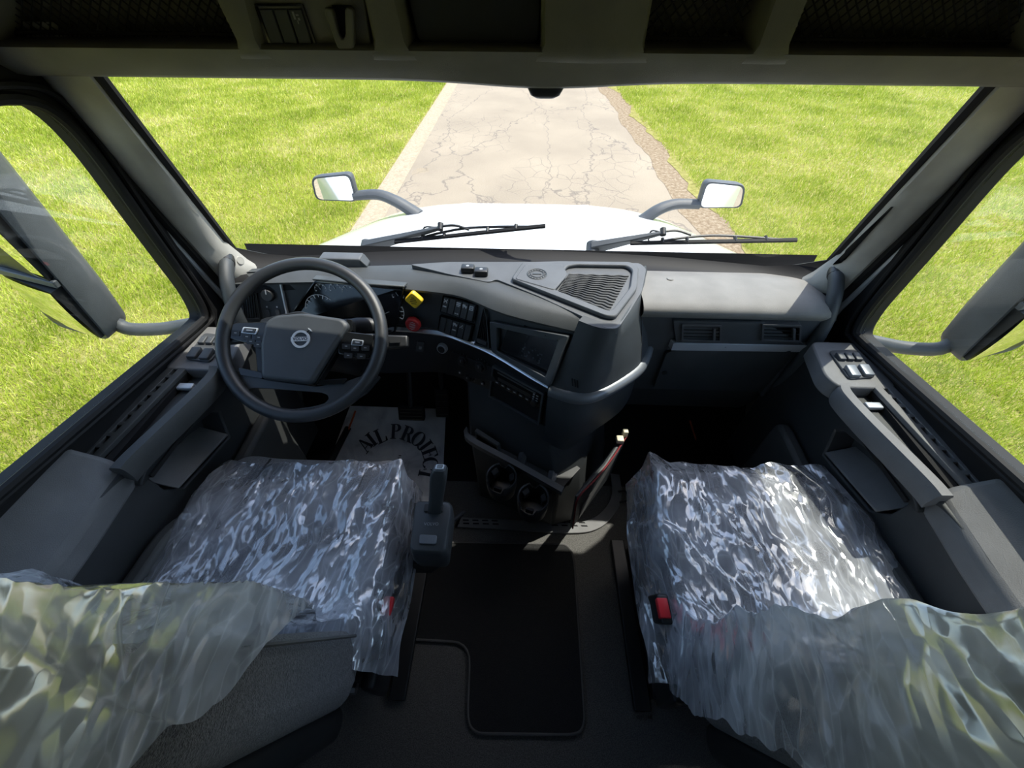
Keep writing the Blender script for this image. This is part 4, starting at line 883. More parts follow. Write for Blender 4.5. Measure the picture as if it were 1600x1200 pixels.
# speaker-like textured block on the driver side of the dash top
mb = MB(); mb.rbox(V(-.585, 1.105, .868), (.066, .022, .020), .006, 6, lambda q: V(q.x, q.y, q.z)); mb.build('textured_block', M['ledge'], dash)
mb = MB(); mb.prism([V(-.52, 1.128, .885), V(-.50, 1.115, .864), V(-.50, 1.08, .864), V(-.52, 1.084, .885)], V(-.004, 0, -.02)); mb.build('block_end', M['dash'], dash, bevel=.003)

# --- right flank of the centre stack
fl_t = dense([(.139, .812), (.185, .786), (.232, .786), (.275, .850), (.312, .92), (.352, 1.02), (.38, 1.12)], 4)
fl_m = dense([(.105, .775), (.165, .742), (.225, .750), (.300, .815), (.350, .880), (.398, .98), (.42, 1.12)], 4)
fl_b = dense([(.073, .748), (.150, .722), (.215, .738), (.305, .800), (.365, .860), (.410, .96), (.43, 1.12)], 4)
fl_l = dense([(.07, .728), (.140, .700), (.200, .722), (.285, .785), (.345, .850), (.395, .96), (.42, 1.12)], 4)
fl_u = dense([(.07, .735), (.130, .712), (.185, .742), (.255, .81), (.315, .88), (.37, .99), (.40, 1.12)], 4)
zt_ = [TZ + .002 - .012 * max(0, k - 12) / 12 for k in range(len(fl_t))]
rows = [[V(lerp(x, .28, .10), lerp(y, 1.0, .10), z) for (x, y), z in zip(fl_t, zt_)], [V(x, y, z - .003) for (x, y), z in zip(fl_t, zt_)], [V(lerp(a[0], b[0], .35), lerp(a[1], b[1], .35), .83) for a, b in zip(fl_t, fl_m)], [V(x, y, .75) for x, y in fl_m], [V(x, y, .665) for x, y in fl_b]]
mbk = MB(); mbk.grid(rows); mbk.build('flank_upper', M['dash'], dash, smooth=55); sk = Surf(mbk)
rows = [[V(x, y, .665) for x, y in fl_b], [V(x, y, .60) for x, y in fl_l], [V(x + .004, y, .50) for x, y in fl_l], [V(x, y, .405 + .10 * max(0, (x - .14)) ) for x, y in fl_u], [V(lerp(x, .15, .3), y + .04, .40 + .10 * max(0, (x - .14))) for x, y in fl_u], [V(.1, 1.1, .42) for x, y in fl_u]]
mb = MB(); mb.grid(rows); mb.build('flank_lower', M['dash'], dash, smooth=55)
def flank_z(k, n): return .672 + (.075 * max(0, (k - n * .62) / (n * .38)) ** 1.6)
nb = len(fl_b); bandp = []
for k, ((x, y), (xm, ym)) in enumerate(zip(fl_b, fl_m)):
    z = flank_z(k, nb); s_ = max(0, min(1, (z - .665) / .085)); bandp.append(V(lerp(x, xm, s_), lerp(y, ym, s_), z))
rings = []
for k, p in enumerate(bandp[:-3]):
    a = bandp[max(0, k - 1)]; b = bandp[k + 1]; tn = (b - a).normalized(); nn = V(tn.y, -tn.x, 0).normalized()
    rings.append([p + nn * u + V(0, 0, v) for u, v in ((-.006, .018), (.006, .017), (.014, .008), (.015, -.004), (.010, -.016), (-.006, -.018))])
mb = MB(); mb.loft(rings); mb.build('bumper_band', M['band'], dash, smooth=55)
mb = MB()
seam = [V(*p) for p in ()]
for zz in (.86, .80, .75, .69):
    pass
mb = MB(); mb.tube([sk.hit(x, y)[0] for x, y in ((1008, 424), (1003, 460), (1001, 490), (1002, 530), (1001, 565))], .0022, 6); mb.build('flank_seam', M['dark'], dash)
for k in range(3):
    mb = MB(); sk.patch(mb, [(893 + 4 * k, 591 + 1.5 * k), (895 + 4 * k, 591.5 + 1.5 * k), (896 + 4 * k, 603 + 1.5 * k), (894 + 4 * k, 602.5 + 1.5 * k)], .0012, .003); mb.build('speaker_slot', M['dark'], dash, smooth=0)

# --- passenger side
pp_ = [(1.13, .842), (1.06, .862), (.98, .866), (.93, .860), (.912, .852), (.905, .842), (.908, .830), (.916, .818), (.922, .70), (.922, .690), (.930, .688), (.945, .49), (.945, .482), (.957, .480), (.985, .345), (1.0, .335), (1.2, .335)]
xs = [.335 + (.93 - .335) * k / 24 for k in range(25)]
def pprof(x):
    e = max(0, (x - .82) / .11); b = max(0, (.47 - x) / .08)
    return [V(x, min(1.16, y + .05 * e ** 2 * (1 if y < 1.1 else 0) + .0), z - .05 * e ** 2.2 * (1 if z > .78 else 0) - .02 * e ** 2 * (1 if y > 1.1 else 0)) for y, z in pp_]
A = [pprof(x) for x in xs]
def prow(i, j): return [[a[k] for a in A] for k in range(i, j)]
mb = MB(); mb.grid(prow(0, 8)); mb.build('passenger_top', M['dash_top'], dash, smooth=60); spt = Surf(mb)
mb = MB(); mb.grid(prow(7, 17)); mb.build('passenger_face', M['dash'], dash, smooth=40); spf = Surf(mb)
fb = Quad(spf, [(1056, 493), (1257, 497), (1255, 534), (1055, 530)], .010)
mb = MB(); fb.bx(mb, 0, 1, 0, 1, -.004, .004, .004); vb = mb.build('vent_panel', M['dash'], dash, bevel=.0015)
for (a, b) in ((1063, 1125), (1187, 1248)):
    vq = Quad(spf, [(a, 500), (b, 501.5), (b - 1, 528), (a - 1, 526)]); vq.c = [p + vq.n * .016 for p in vq.c]
    f = vent(vq, 4, False, vb, M['grey'], du=.05, dv=.10, hh=.004)
    mb = MB(); vq.bx(mb, .78, .84, .16, .84, -.006, .008, .001); mb.build('vent_thumb_tab', M['grey'], f, bevel=.001)
mb = MB(); spf.patch(mb, [(1048, 530), (1262, 533.5), (1260, 544), (1044, 541)], .019, .004, .003); mb.build('silver_strip', M['silver'], dash, bevel=.002)
gq = Quad(spf, [(1040, 547), (1256, 550), (1252, 605), (1020, 601)], .008)
mb = MB(); gq.bx(mb, 0, 1, 0, 1, -.004, .006, .006); gb = mb.build('glovebox_door', M['dash'], dash, bevel=.002)
mb = MB(); gq.disc(mb, .07, .62, .009, .004, .009); mb.build('glovebox_lock', M['black'], gb)
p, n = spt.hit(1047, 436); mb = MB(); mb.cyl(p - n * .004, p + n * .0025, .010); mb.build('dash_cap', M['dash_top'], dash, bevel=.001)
sv = Quad(None, [V(.905, .975, .79), V(.915, 1.02, .80), V(.912, .99, .66), V(.905, .955, .66)])
vent(sv, 6, False, dash, M['dash'], du=.12, dv=.06)
mb = MB(); mb.loft([[V(.86, .94, z), V(.90, .955, z), V(.93, .99, z), V(.93, 1.10, z), V(.86, 1.10, z)] for z in (.45, .60, .74, .80)]); mb.build('passenger_end', M['dash'], dash, bevel=.012, seg=3)

# --- pedestal under the centre stack with tray, cup holders and pouch
ped = Quad(None, [V(-.17, .80, .44), V(.145, .60, .40), V(.145, .605, .09), V(-.14, .735, .09)])
mb = MB(); mb.loft([[V(-.19, 1.15, .02), V(-.165, .74, .02), V(.13, .625, .02), V(.24, .66, .02), V(.36, .90, .02), V(.34, 1.15, .02)], [V(-.19, 1.15, .20), V(-.17, .755, .20), V(.13, .625, .20), V(.22, .67, .20), V(.34, .90, .20), V(.34, 1.15, .20)], [V(-.2, 1.15, .36), V(-.185, .80, .36), V(.12, .64, .36), V(.2, .69, .36), V(.31, .92, .36), V(.3, 1.15, .36)], [V(-.2, 1.15, .53), V(-.20, .95, .53), V(.06, .80, .53), V(.12, .79, .53), V(.28, .95, .53), V(.3, 1.15, .53)]])
mb.build('pedestal', M['door'], dash, smooth=40, bevel=.01)
mb = MB(); P = [V(-.195, .80, .40), V(-.17, .755, .405), V(-.02, .672, .40), V(.135, .585, .39)]
mb.loft([[p + V(a * .5, a, b) for a, b in ((-.012, -.012), (-.012, .010), (.004, .014), (.012, -.012))] for p in catmull(P, 4)]); mb.build('pedestal_rail', M['grey'], dash, smooth=50)
mb = MB(); mb.prism([V(-.19, .80, .36), V(-.16, .755, .365), V(.13, .60, .36), V(.20, .68, .36), V(0, .86, .36)], V(0, 0, .006)); mb.build('open_tray', M['black'], dash)
mb = MB(); ped.ring(mb, .03, .30, .06, .26, .02, .03, -.006, .008, .004, True); mb.build('coin_slot', M['dash'], dash, bevel=.001)
def cup(cx, cy, zt__, label=None):
    c = V(cx, cy, zt__); mb = MB(); n = 28; prof_ = [(.044, 0), (.047, .003), (.050, 0), (.048, -.05), (.044, -.085), (.0, -.088)]; inn_ = [(.044, 0), (.041, -.08), (.0, -.082)]
    def ringp(r, z, cut=False):
        out = []
        for k in range(n):
            a = 2 * PI * k / n; dz = 0
            if cut and (abs(((a - 1.2) % (2 * PI)) - 0) < .5 or abs(((a - 1.2) % (2 * PI)) - PI) < .55): dz = -.026
            out.append(c + V(math.cos(a) * max(r, .0005), math.sin(a) * max(r, .0005), z + dz))
        return out
    mb.loft([ringp(r, z, i < 3) for i, (r, z) in enumerate(prof_)], True, False); mb.loft([ringp(r, z, i < 1) for i, (r, z) in enumerate(inn_)], True, False)
    o = mb.build('cup_holder', M['black'], dash, smooth=50)
    for a in (.2, 2.3, 4.4):
        mb = MB(); d_ = V(math.cos(a), math.sin(a), 0); s_ = V(-d_.y, d_.x, 0); e = c + d_ * .040 + V(0, 0, -.03)
        mb.prism([e - s_ * .012, e + s_ * .012, e + s_ * .012 - d_ * .014 + V(0, 0, -.012), e - s_ * .012 - d_ * .014 + V(0, 0, -.012)], V(0, 0, .022)); mb.build('grip_flap', M['rubber'], o, bevel=.002)
    mb = MB(); mb.tube([c + V(.03, .03, -.05), c + V(.06, .08, -.06), c + V(.07, .12, -.05)], .02, 8); mb.build('holder_bracket', M['black'], o)
cup(-.060, .610, .42); cup(.040, .548, .41)
# document pouch on the right of the pedestal: stitched panel with red piping
PA, PB = V(.165, .585, 0), V(.345, .80, 0)
pn = V((PB - PA).y, -(PB - PA).x, 0).normalized()
def PW(u, z, h=0): return lerp(PA, PB, u) + V(0, 0, z) + pn * h
mb = MB(); out_ = [PW(0, .37, .01), PW(.5, .40, .022), PW(1.0, .415, .01), PW(1.0, .36, .01), PW(.8, .22, .02), PW(.0, .15, .02)]
mb.prism(out_, pn * .012); po = mb.build('document_pouch', M['dash'], dash, bevel=.004)
mb = MB(); mb.tube(catmull([PW(.0, .155, .034), PW(-.005, .26, .028), PW(.0, .374, .024), PW(.3, .392, .032), PW(.65, .408, .032), PW(1.0, .418, .024)], 4), .003, 6); mb.build('red_piping', plastic('dark_red_piping', (.16, .012, .015), .6, 900, 0), po, label='dark red piped edge')
M['ivory'] = plastic('ivory_clip', (.62, .57, .42), .5, 900, .05)
for u, z, sz in ((.86, .425, (.012, .012, .010)), (.97, .43, (.009, .009, .016))):
    mb = MB(); mb.rbox(PW(u, z, .016), sz, .004); mb.build('pouch_clip', M['ivory'], po, label='ivory plastic clip')
mb = MB(); mb.prism([PW(.12, .28, .0322), PW(.12, .165, .0322), PW(.98, .34, .0225), PW(.98, .375, .0225)], pn * .001); mb.build('pouch_pale_wedge', M['arm'], po)  # thin wedge of paler grey on the pouch face

# --- steering column, stalks, pedals
WC = U(473, 528, 'y', .78)
ti, ya = math.radians(54), math.radians(5)
WNn = V(math.sin(ya) * math.cos(ti), -math.cos(ya) * math.cos(ti), math.sin(ti)); W1 = V(0, 0, 1).cross(WNn).normalized(); W2 = WNn.cross(W1)
mb = MB(); mb.loft([[WC - WNn * d + (W1 * math.cos(a) * k + W2 * math.sin(a) * k * .85) for a in [2 * PI * i / 20 for i in range(20)]] for d, k in ((.05, .05), (.07, .066), (.16, .072), (.30, .06), (.42, .05))]); col_ = mb.build('steering_column', M['black'], dash, smooth=50)
mb = MB(); b0 = WC - WNn * .10; mb.loft([[p + u * .016 * a + v * .010 * b for a, b in ((-1, -1), (1, -1), (1, 1), (-1, 1))] for p, u, v in ((b0 + W1 * .05, W2, WNn), (b0 + W1 * .12 + WNn * .01, W2, WNn), (b0 + W1 * .21 + WNn * .02, W2 * 1.3, WNn), (b0 + W1 * .265 + WNn * .02, W2 * 1.1, WNn))]); sk_ = mb.build('control_stalk', M['black'], dash, bevel=.006, seg=3)
mb = MB(); mb.box(b0 + W1 * .23 + WNn * .036 + W2 * .0, (.03, .012, .003), Matrix((W1, W2, WNn)).transposed()); mb.build('stalk_switch', M['black'], sk_)
mb = MB(); b1 = WC - WNn * .07 + W2 * .05; mb.tube(catmull([b1 - W1 * .0 + W1 * .06, b1 + W1 * .12 + WNn * .005, b1 + W1 * .17], 4), [.02] * 4 + [.022] * 4 + [.016], 10, flat=.6, up=WNn); mb.build('retarder_stalk', M['black'], dash)
def pedal(c, wd, ht, nm):
    mb = MB(); mb.rbox(c, (wd, .012, ht), .006, 6, lambda q: V(q.x, q.y + q.z * .5, q.z)); o = mb.build(nm, M['rubber'], dash)
    mb = MB(); mb.tube([c + V(0, .01, .02), c + V(0, .08, .14), c + V(0, .14, .35)], .012, 8); mb.build('pedal_arm', M['black'], o)
    for k in range(4):
        mb = MB(); z = -ht * .7 + k * ht * .45; mb.box(c + V(0, -.0125 + z * .5, z), (wd * 1.6, .003, .005)); mb.build('pedal_tread', M['black'], o)
pedal(V(-.46, 1.00, .24), .055, .03, 'brake_pedal'); pedal(V(-.34, 1.06, .24), .030, .06, 'accelerator_pedal')

# ================================================================== STEERING WHEEL
sw = thing('steering_wheel', WC - WNn * .06, 'black leather steering wheel with a wide centre pad', 'steering wheel')
wp = lambda px, py, h=0: onplane(px, py, WC + WNn * h, WNn)
mb = MB(); R0, r0 = .2105, .0175; rings = []
for k in range(72):
    a = 2 * PI * k / 72; d_ = W1 * math.cos(a) + W2 * math.sin(a); c = WC + d_ * R0
    rings.append([c + d_ * math.cos(b) * r0 * 1.0 + WNn * math.sin(b) * r0 * .92 for b in [2 * PI * i / 16 for i in range(16)]])
rings.append(rings[0]); mb.loft(rings, True, False); mb.build('rim', M['wheel'], sw, smooth=80)
def wpoly(name, px, h0, h1, m, parent=sw, r=.008, bevel=.003, top=None, seg=3):
    pts = fillet([wp(x, y, h0) for x, y in px], r, 4); mb = MB()
    if top: c = sum(pts, V(0, 0, 0)) / len(pts); mb.loft([pts, [p + WNn * (h1 - h0) * .7 for p in pts], [lerp(c, p, top) + WNn * (h1 - h0) for p in pts]])
    else: mb.prism(pts, WNn * (h1 - h0))
    return mb.build(name, m, parent, bevel=bevel, seg=seg)
def pxs(L): return [(320 + x / 4, 340 + y / 4) for x, y in L]
wpoly('wheel_hub', pxs([(400, 660), (640, 610), (930, 690), (820, 860), (700, 1060), (390, 1030), (370, 800)]), -.055, -.012, M['black'], r=.015)
pad_ = wpoly('airbag_pad', pxs([(412, 662), (470, 628), (640, 612), (890, 648), (925, 690), (815, 850), (695, 1048), (386, 1014), (380, 800)]), -.016, .012, M['hub'], r=.012, bevel=.006, top=.955)
wpoly('pad_edge', pxs([(905, 650), (940, 655), (945, 715), (850, 850), (725, 1050), (695, 1050), (815, 850), (925, 695)]), -.03, -.004, M['gloss'], r=.003)
def pod(px, frm, keys):
    p_ = wpoly('button_pod', pxs(px), -.020, .000, M['gloss'], r=.006)
    a, b, c, d = [wp(*q_, .0) for q_ in pxs(frm)]; fq = Quad(None, [a, b, c, d]); mb = MB(); fq.ring(mb, 0, 1, 0, 1, .09, .14, -.001, .003, .003); f = mb.build('toggle_frame', M['silver'], p_)
    mb = MB(); fq.bx(mb, .13, .87, .2, .8, -.001, .005, .002); tg = mb.build('toggle', M['grey'], f)
    mb = MB(); fq.bx(mb, .32, .72, .40, .55, .005, .0055); mb.build('button_symbol', M['print'], tg, smooth=0)
    for (x, y) in keys:
        q0 = Quad(None, [wp(*q_, 0) for q_ in pxs([(x - 26, y - 18), (x + 26, y - 14), (x + 24, y + 18), (x - 26, y + 16)])]); mb = MB(); q0.bx(mb, 0, 1, 0, 1, -.001, .002, .002); kq = mb.build('wheel_button', M['black'], p_)
        mb = MB(); q0.bx(mb, .35, .65, .40, .55, .002, .0024); mb.build('button_symbol', M['printd'], kq, smooth=0)
pod([(150, 720), (215, 668), (420, 662), (388, 790), (372, 805), (290, 795), (165, 765)], [(245, 685), (338, 692), (324, 732), (230, 722)], [(195, 722), (265, 745), (340, 750), (290, 775), (335, 795)])
pod([(850, 760), (900, 722), (1070, 742), (1050, 872), (1030, 888), (850, 862)], [(925, 760), (995, 768), (988, 803), (913, 798)], [(885, 805), (940, 818), (1005, 815), (898, 862), (980, 868)])
wpoly('spoke', pxs([(110, 730), (180, 690), (260, 672), (260, 790), (150, 800)]), -.026, -.004, M['wheel'], r=.01, bevel=.005)
wpoly('spoke', pxs([(1000, 735), (1085, 735), (1120, 800), (1090, 880), (1020, 880)]), -.026, -.004, M['wheel'], r=.01, bevel=.005)
o_ = [(346, 572), (378, 582), (416, 594), (495, 604), (535, 598), (575, 584), (594, 588), (572, 614), (540, 634), (490, 650), (430, 646), (374, 618)]
i_ = [(386, 610), (395, 606), (420, 607), (470, 611), (500, 613), (512, 617), (514, 623), (508, 630), (490, 635), (460, 639), (430, 637), (400, 624)]
mb = MB(); mb.frame(fillet([wp(*p, -.008) for p in o_], .006, 3), fillet([wp(*p, -.008) for p in i_], .006, 3), WNn * -.014); mb.build('lower_spoke', M['wheel'], sw, bevel=.004, seg=3)
wpoly('spoke_insert', pxs([(232, 942), (380, 972), (384, 1012), (245, 990)]), -.02, -.004, M['gloss'], r=.004); wpoly('spoke_insert', pxs([(735, 1020), (905, 1010), (880, 1045), (720, 1050)]), -.02, -.004, M['gloss'], r=.004)
# round maker's badge: ring with arrow, crossbar and lettering
bc = wp(470, 530, .0125); A = [2 * PI * k / 40 for k in range(40)]
br = lambda r, h: [bc + (W1 * math.cos(a) + W2 * math.sin(a)) * r + WNn * h for a in A]
mb = MB(); mb.loft([br(.0245, 0), br(.0240, .0025), br(.0185, .0025), br(.0180, 0)], True, False)
mb.loft([[bc + W1 * x + W2 * y + WNn * h for x, y in ((-.0245, -.0055), (.0245, -.0055), (.0245, .0055), (-.0245, .0055))] for h in (.0, .0032)])
e_ = (W1 + W2).normalized(); f_ = WNn.cross(e_); ar = bc + e_ * .0245
mb.prism([ar - f_ * .002, ar + f_ * .002, ar + e_ * .006 + f_ * .002, ar + W1 * .010 - W2 * .001 + e_ * .004, ar + e_ * .012, ar - W1 * .001 + W2 * .010 + e_ * .004, ar + e_ * .006 - f_ * .002][::-1], WNn * .0025)
bd = mb.build('round_badge', M['badge'], pad_, label='silver ring badge with an arrow and lettering')
mb = MB(); text_shape('VOLVO', .0115, mb, bc, W1, W2, WNn, .0037, bold=.0003); mb.build('badge_text', M['ink'], bd, smooth=0) if False else None
M['badgeink'] = M['ink']
bdt = mb.build('badge_text', M['ink'], pad_, smooth=0)

# ================================================================== SEATS
BU = V(0, -.20, .98); BF = V(0, .98, .20)
def seat(sx, label):
    cx = -.585 if sx < 0 else .612; t = thing('seat', (cx, .32, 0), label, 'seat', 'cab seats')
    mb = MB(); mb.loft([[V(cx + a * .20, .33 + b * .22, z) for a, b in ((-1, -1), (1, -1), (1, 1), (-1, 1))] for z in (.005, .03)] + [[V(cx + a * k, .33 + b * .20, z) for a, b in ((-1, -1), (1, -1), (1, 1), (-1, 1))] for z, k in ((.03, .17), (.10, .18), (.13, .17), (.17, .185), (.20, .175), (.24, .19), (.32, .20))]); mb.build('suspension_base', M['black'], t)
    mb = MB(); mb.rbox((cx, .34, .37), (.245, .25, .06), .03, 7); mb.build('seat_pan', M['black'], t)
    mb = MB(); mb.rbox((cx - sx * .262, .27, .38), (.018, .20, .07), .015, 7); sd = mb.build('side_shield', M['black'], t)
    for y, z in ((.10, .10), (.18, .30), (.05, .36)):
        mb = MB(); mb.cyl((cx - sx * .19, y + .03, z), (cx - sx * .215, y + .03, z), .014, .012, 8); mb.build('bolt', M['steel'], t)
    mb = MB(); mb.box((cx - sx * .235, .33, .018), (.05, .5, .02)); mb.build('floor_rail', M['black'], t, bevel=.004)
    def cush(q):
        b = max(0, (abs(q.x) - .13) / .12); u = .024 * b * b if q.z > 0 else 0
        u += -.03 * max(0, (q.y - .14) / .10) ** 2 if q.z > 0 else 0
        u += .006 * math.cos(q.y * 20) * (1 - min(1, b)) if q.z > 0 else 0
        return V(q.x * (1 - .10 * max(0, (q.y - .05)) / .2), q.y, q.z + u)
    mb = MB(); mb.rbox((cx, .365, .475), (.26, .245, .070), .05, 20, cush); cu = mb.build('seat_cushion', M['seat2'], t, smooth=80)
    for s_ in (-1, 1):
        mb = MB(); mb.tube([V(cx + s_ * .145, .16 + .042 * k, .5465 + .006 * math.cos((.16 + .042 * k - .365) * 20) - .03 * max(0, (.042 * k - .345) / .10) ** 2 + .001) for k in range(11)], .0028, 6); mb.build('seam', M['thread'], cu)
    # backrest
    O = V(cx, .092, .50)
    def back(q):      # local: x across, y thickness (+ forward), z height
        b = max(0, (abs(q.x) - .12) / .13); f = .036 * b * b if q.y > 0 else 0
        f += .012 * math.cos((q.z + .1) * 14) * (1 - min(1, b)) if q.y > 0 else 0
        w_ = 1 - .22 * max(0, (q.z - .10) / .26) ** 2
        p = V(q.x * w_, 0, 0) + BU * (q.z + .36) + BF * (q.y + f); return p
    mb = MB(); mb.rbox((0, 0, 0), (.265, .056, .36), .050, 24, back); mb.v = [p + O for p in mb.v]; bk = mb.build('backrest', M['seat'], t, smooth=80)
    def bsurf(x, z, off):
        q = back(V(x, .056, z)); return O + q + BF * off
    for s_ in (-1, 1):
        mb = MB(); mb.tube([bsurf(s_ * .15, -.30 + .06 * k, .001) for k in range(11)], .003, 6); mb.build('seam', M['thread'], bk)
        mb = MB(); mb.tube([O + back(V(s_ * .267, .026, -.26 + .055 * k)) for k in range(11)], .003, 6); mb.build('seam', M['thread'], bk)
    mb = MB(); mb.rbox((0, 0, 0), (.250, .03, .35), .025, 10, lambda q: O + V(q.x * (1 - .22 * max(0, (q.z - .10) / .26) ** 2), 0, 0) + BU * (q.z + .35) + BF * (q.y - .075)); mb.build('back_shell', M['black'], t, smooth=60)
    # belt buckle beside the cushion
    c = V(sx * (.302 if sx < 0 else .322), .235 if sx > 0 else .225, .505 if sx > 0 else .47)
    mb = MB(); mb.rbox(c, (.013, .030, .045), .006, 7, lambda q: V(q.x, q.y - q.z * .2, q.z)); bu = mb.build('belt_buckle', M['black'], t)
    mb = MB(); mb.rbox(c + V(-sx * .004, -.008, .041), (.012, .020, .008), .003, 7); mb.build('release_button', M['redbuckle'], bu, label='red release button')
    mb = MB(); mb.tube([c + V(0, .005, -.04), c + V(sx * .01, -.01, -.12), c + V(sx * .02, -.02, -.18)], .012, 8); mb.build('buckle_stalk', M['black'], bu)
    return t, bsurf
_, bsL = seat(-1, 'grey woven driver seat behind the steering wheel, bare fabric showing on its back')
_, bsR = seat(1, 'grey woven passenger seat wrapped whole in plastic')

def fbm(p, o=4):
    return noise.fractal(p, 1.0, 2.1, o, noise_basis='PERLIN_ORIGINAL')
def ridged(x, y, sd):
    n1 = abs(noise.noise(V(x, y, sd))); n2 = abs(noise.noise(V(x * 2.3 + 5, y * 2.1, sd + 3))); return (1 - 2.2 * n1) * .7 + (1 - 2.2 * n2) * .3
def crease(x, y, sd, ang, st):
    """long drawn folds running along ang plus short crumples"""
    ca, sa = math.cos(ang), math.sin(ang); u, v = x * ca + y * sa, -x * sa + y * ca
    w_ = noise.noise(V(x * 5, y * 5, sd)) * .03
    a = 1 - 2.0 * abs(noise.noise(V(u * 3.5, (v + w_) * 3.5 * st, sd)))
    b = 1 - 2.0 * abs(noise.noise(V(u * 13, (v + w_) * 13 * st * .7, sd + 7)))
    c = 1 - 2.0 * abs(noise.noise(V(u * 34, v * 40, sd + 11)))
    return .014 * a + .004 * b

def cushion_cover(sx, t):
    cx = -.585 if sx < 0 else .612; nu, nv = 130, 120; rows = []
    for j in range(nv + 1):
        v = j / nv; row = []
        for i in range(nu + 1):
            s_ = -1.55 + 3.1 * i / nu                  # -1..1 on top, beyond: hanging at the sides
            outer = s_ * sx > 0; a = min(1, abs(s_)); e = max(0, abs(s_) - 1)
            y = .085 + (.450 if sx < 0 else .50) * v
            hw = .268 * (1 - .10 * max(0, (y - .415)) / .2)
            x = math.copysign(a * hw, s_); b = max(0, (abs(x) - .13) / .12)
            z = .555 + .024 * min(1, b) ** 2 - .03 * max(0, (y - .505) / .10) ** 2
            fl = (.14 if outer else .05) * (1 - .6 * v)
            x += math.copysign(e * (.05 + fl), s_); z -= (.28 * e if outer else .24 * e) + .03 * a ** 8
            pu = .035 * math.exp(-((y - .14) / .05) ** 2)          # gathers where back and cushion meet
            k = crease(x + cx, y, 3.0 + sx, 1.1 if sx < 0 else 2.2, 2.2) * (1 + .3 * e)
            zz = z + pu + .007 + max(-.004, k)
            # ragged free front edge
            yy = y + (.02 * noise.noise(V(x * 9, 1.7, sx)) + .035 * max(0, 1 - abs(s_ + sx * .98) / .2)) * v ** 6 + .012 * k / .013
            row.append(V(cx + x + .4 * k * math.copysign(1, s_) * e, yy, zz))
        rows.append(row)
    mb = MB(); mb.grid(rows); return mb.build('cushion_sheet', M['film'], t, smooth=0 if False else 60, recalc=False)
def back_cover(sx, bs, t):
    cx = sx * .585; nu, nv = 130, 150; rows = []
    for j in range(nv + 1):
        v = j / nv; row = []
        for i in range(nu + 1):
            w_ = i / nu                                   # 0 inner (aisle) .. 1 outer (door)
            if sx < 0:
                xin = lerp(-.275, -.205, min(1, max(0, (v - .16)) / .14)) - .17 * max(0, (v - .32) / .5) ** 1.2; xout = .30
            else: xin, xout = -.40, .30
            lx = lerp(xin, xout, w_); X_ = lx * sx      # local x measured outward
            zq = -.30 + .70 * max(0, (v - .14) / .86)
            f = max(-.262, min(.262, lx)); p = bs(f * sx, min(.36, zq), .010)
            over = lx - f
            p = p + V(sx * over * .25, 0, 0) - BF * abs(over) * 1.0
            if zq > .36: p = p + BU * (zq - .36)
            # loose billow standing off the back, strongest low down and towards the door
            hem = max(0, 1 - v / .16)
            bil = (.016 * math.exp(-((zq + .18) / .13) ** 2) * (.35 + .65 * w_) + .015 * math.exp(-((w_ - .85) / .16) ** 2) * math.exp(-((zq - .02) / .16) ** 2))
            k = 1.5 * crease(lx * 1.2, zq * 1.1, 9.0 + sx, 1.25 if sx < 0 else -.5, 2.6)
            p = p + BF * (bil + k + .006)
            # hem lies forward on the cushion, wavy
            p = p + V(0, hem * (.040 + .02 * math.sin(w_ * 7 + sx)) * (1 - .85 * w_ ** 1.5), hem * (.020 + .016 * math.sin(w_ * 9 + 1) - .05 * hem - .05 * w_))
            if w_ < .12: p = p + V(-sx * .006 * (1 - w_ / .12), 0, -.05 * (1 - w_ / .12) ** 2)
            row.append(p)
        rows.append(row)
    mb = MB(); mb.grid(rows); return mb.build('back_sheet', M['film2'], t, smooth=60, recalc=False)
for sx, bs, lb in ((-1, bsL, 'crumpled clear plastic cover over the driver seat'), (1, bsR, 'crumpled clear plastic cover over the passenger seat, half in sunlight')):
    t = thing('seat_cover', (sx * .585, .3, .56), lb, 'plastic cover', 'plastic seat covers'); cushion_cover(sx, t); back_cover(sx, bs, t)

# ================================================================== GEAR SELECTOR
gs = thing('gear_selector', (-.225, .36, .40), 'dark grey gear lever pod beside the driver seat', 'gear lever')
zt = .60; top = [U(x, y, 'z', zt) for x, y in ((652, 782), (702, 783), (706, 792), (697, 858), (690, 864), (643, 862), (640, 855), (648, 790))]
top = fillet(top, .008, 3); c = sum(top, V(0, 0, 0)) / len(top)
mb = MB(); mb.loft([[lerp(c, p, .92) + V(0, -.004, -.10) for p in top], [lerp(c, p, 1.04) + V(0, -.003, -.055) for p in top], [lerp(c, p, 1.05) + V(0, 0, -.02) for p in top], [lerp(c, p, 1.0) + V(0, 0, -.004) for p in top], [lerp(c, p, .93) for p in top]]); gb_ = mb.build('selector_body', M['dash'], gs, smooth=45, bevel=.002)
q = Quad(None, [U(x, y, 'z', zt) for x, y in ((664, 788), (694, 789), (692, 801), (662, 800))]); mb = MB(); q.bx(mb, 0, 1, 0, 1, -.004, .004, .004); mb.build('lever_gate', M['black'], gb_, bevel=.001)
q = Quad(None, [U(x, y, 'z', zt) for x, y in ((656, 836), (683, 837), (682, 851), (655, 850))]); mb = MB(); q.bx(mb, 0, 1, 0, 1, -.002, .004, .004); mb.build('release_button', M['band'], gb_, bevel=.001)
mb = MB(); text_shape('VOLVO', .0105, mb, U(674, 819, 'z', zt + .0008), V(1, .03, 0), V(-.03, 1, 0), V(0, 0, 1)); mb.build('badge_text', M['printd'], gb_, smooth=0)
la, lb_ = U(680, 797, 'z', zt - .005), U(687, 731, 'z', .715); d_ = (lb_ - la).normalized(); sd = V(1, 0, 0); fw = sd.cross(d_)
rings = []
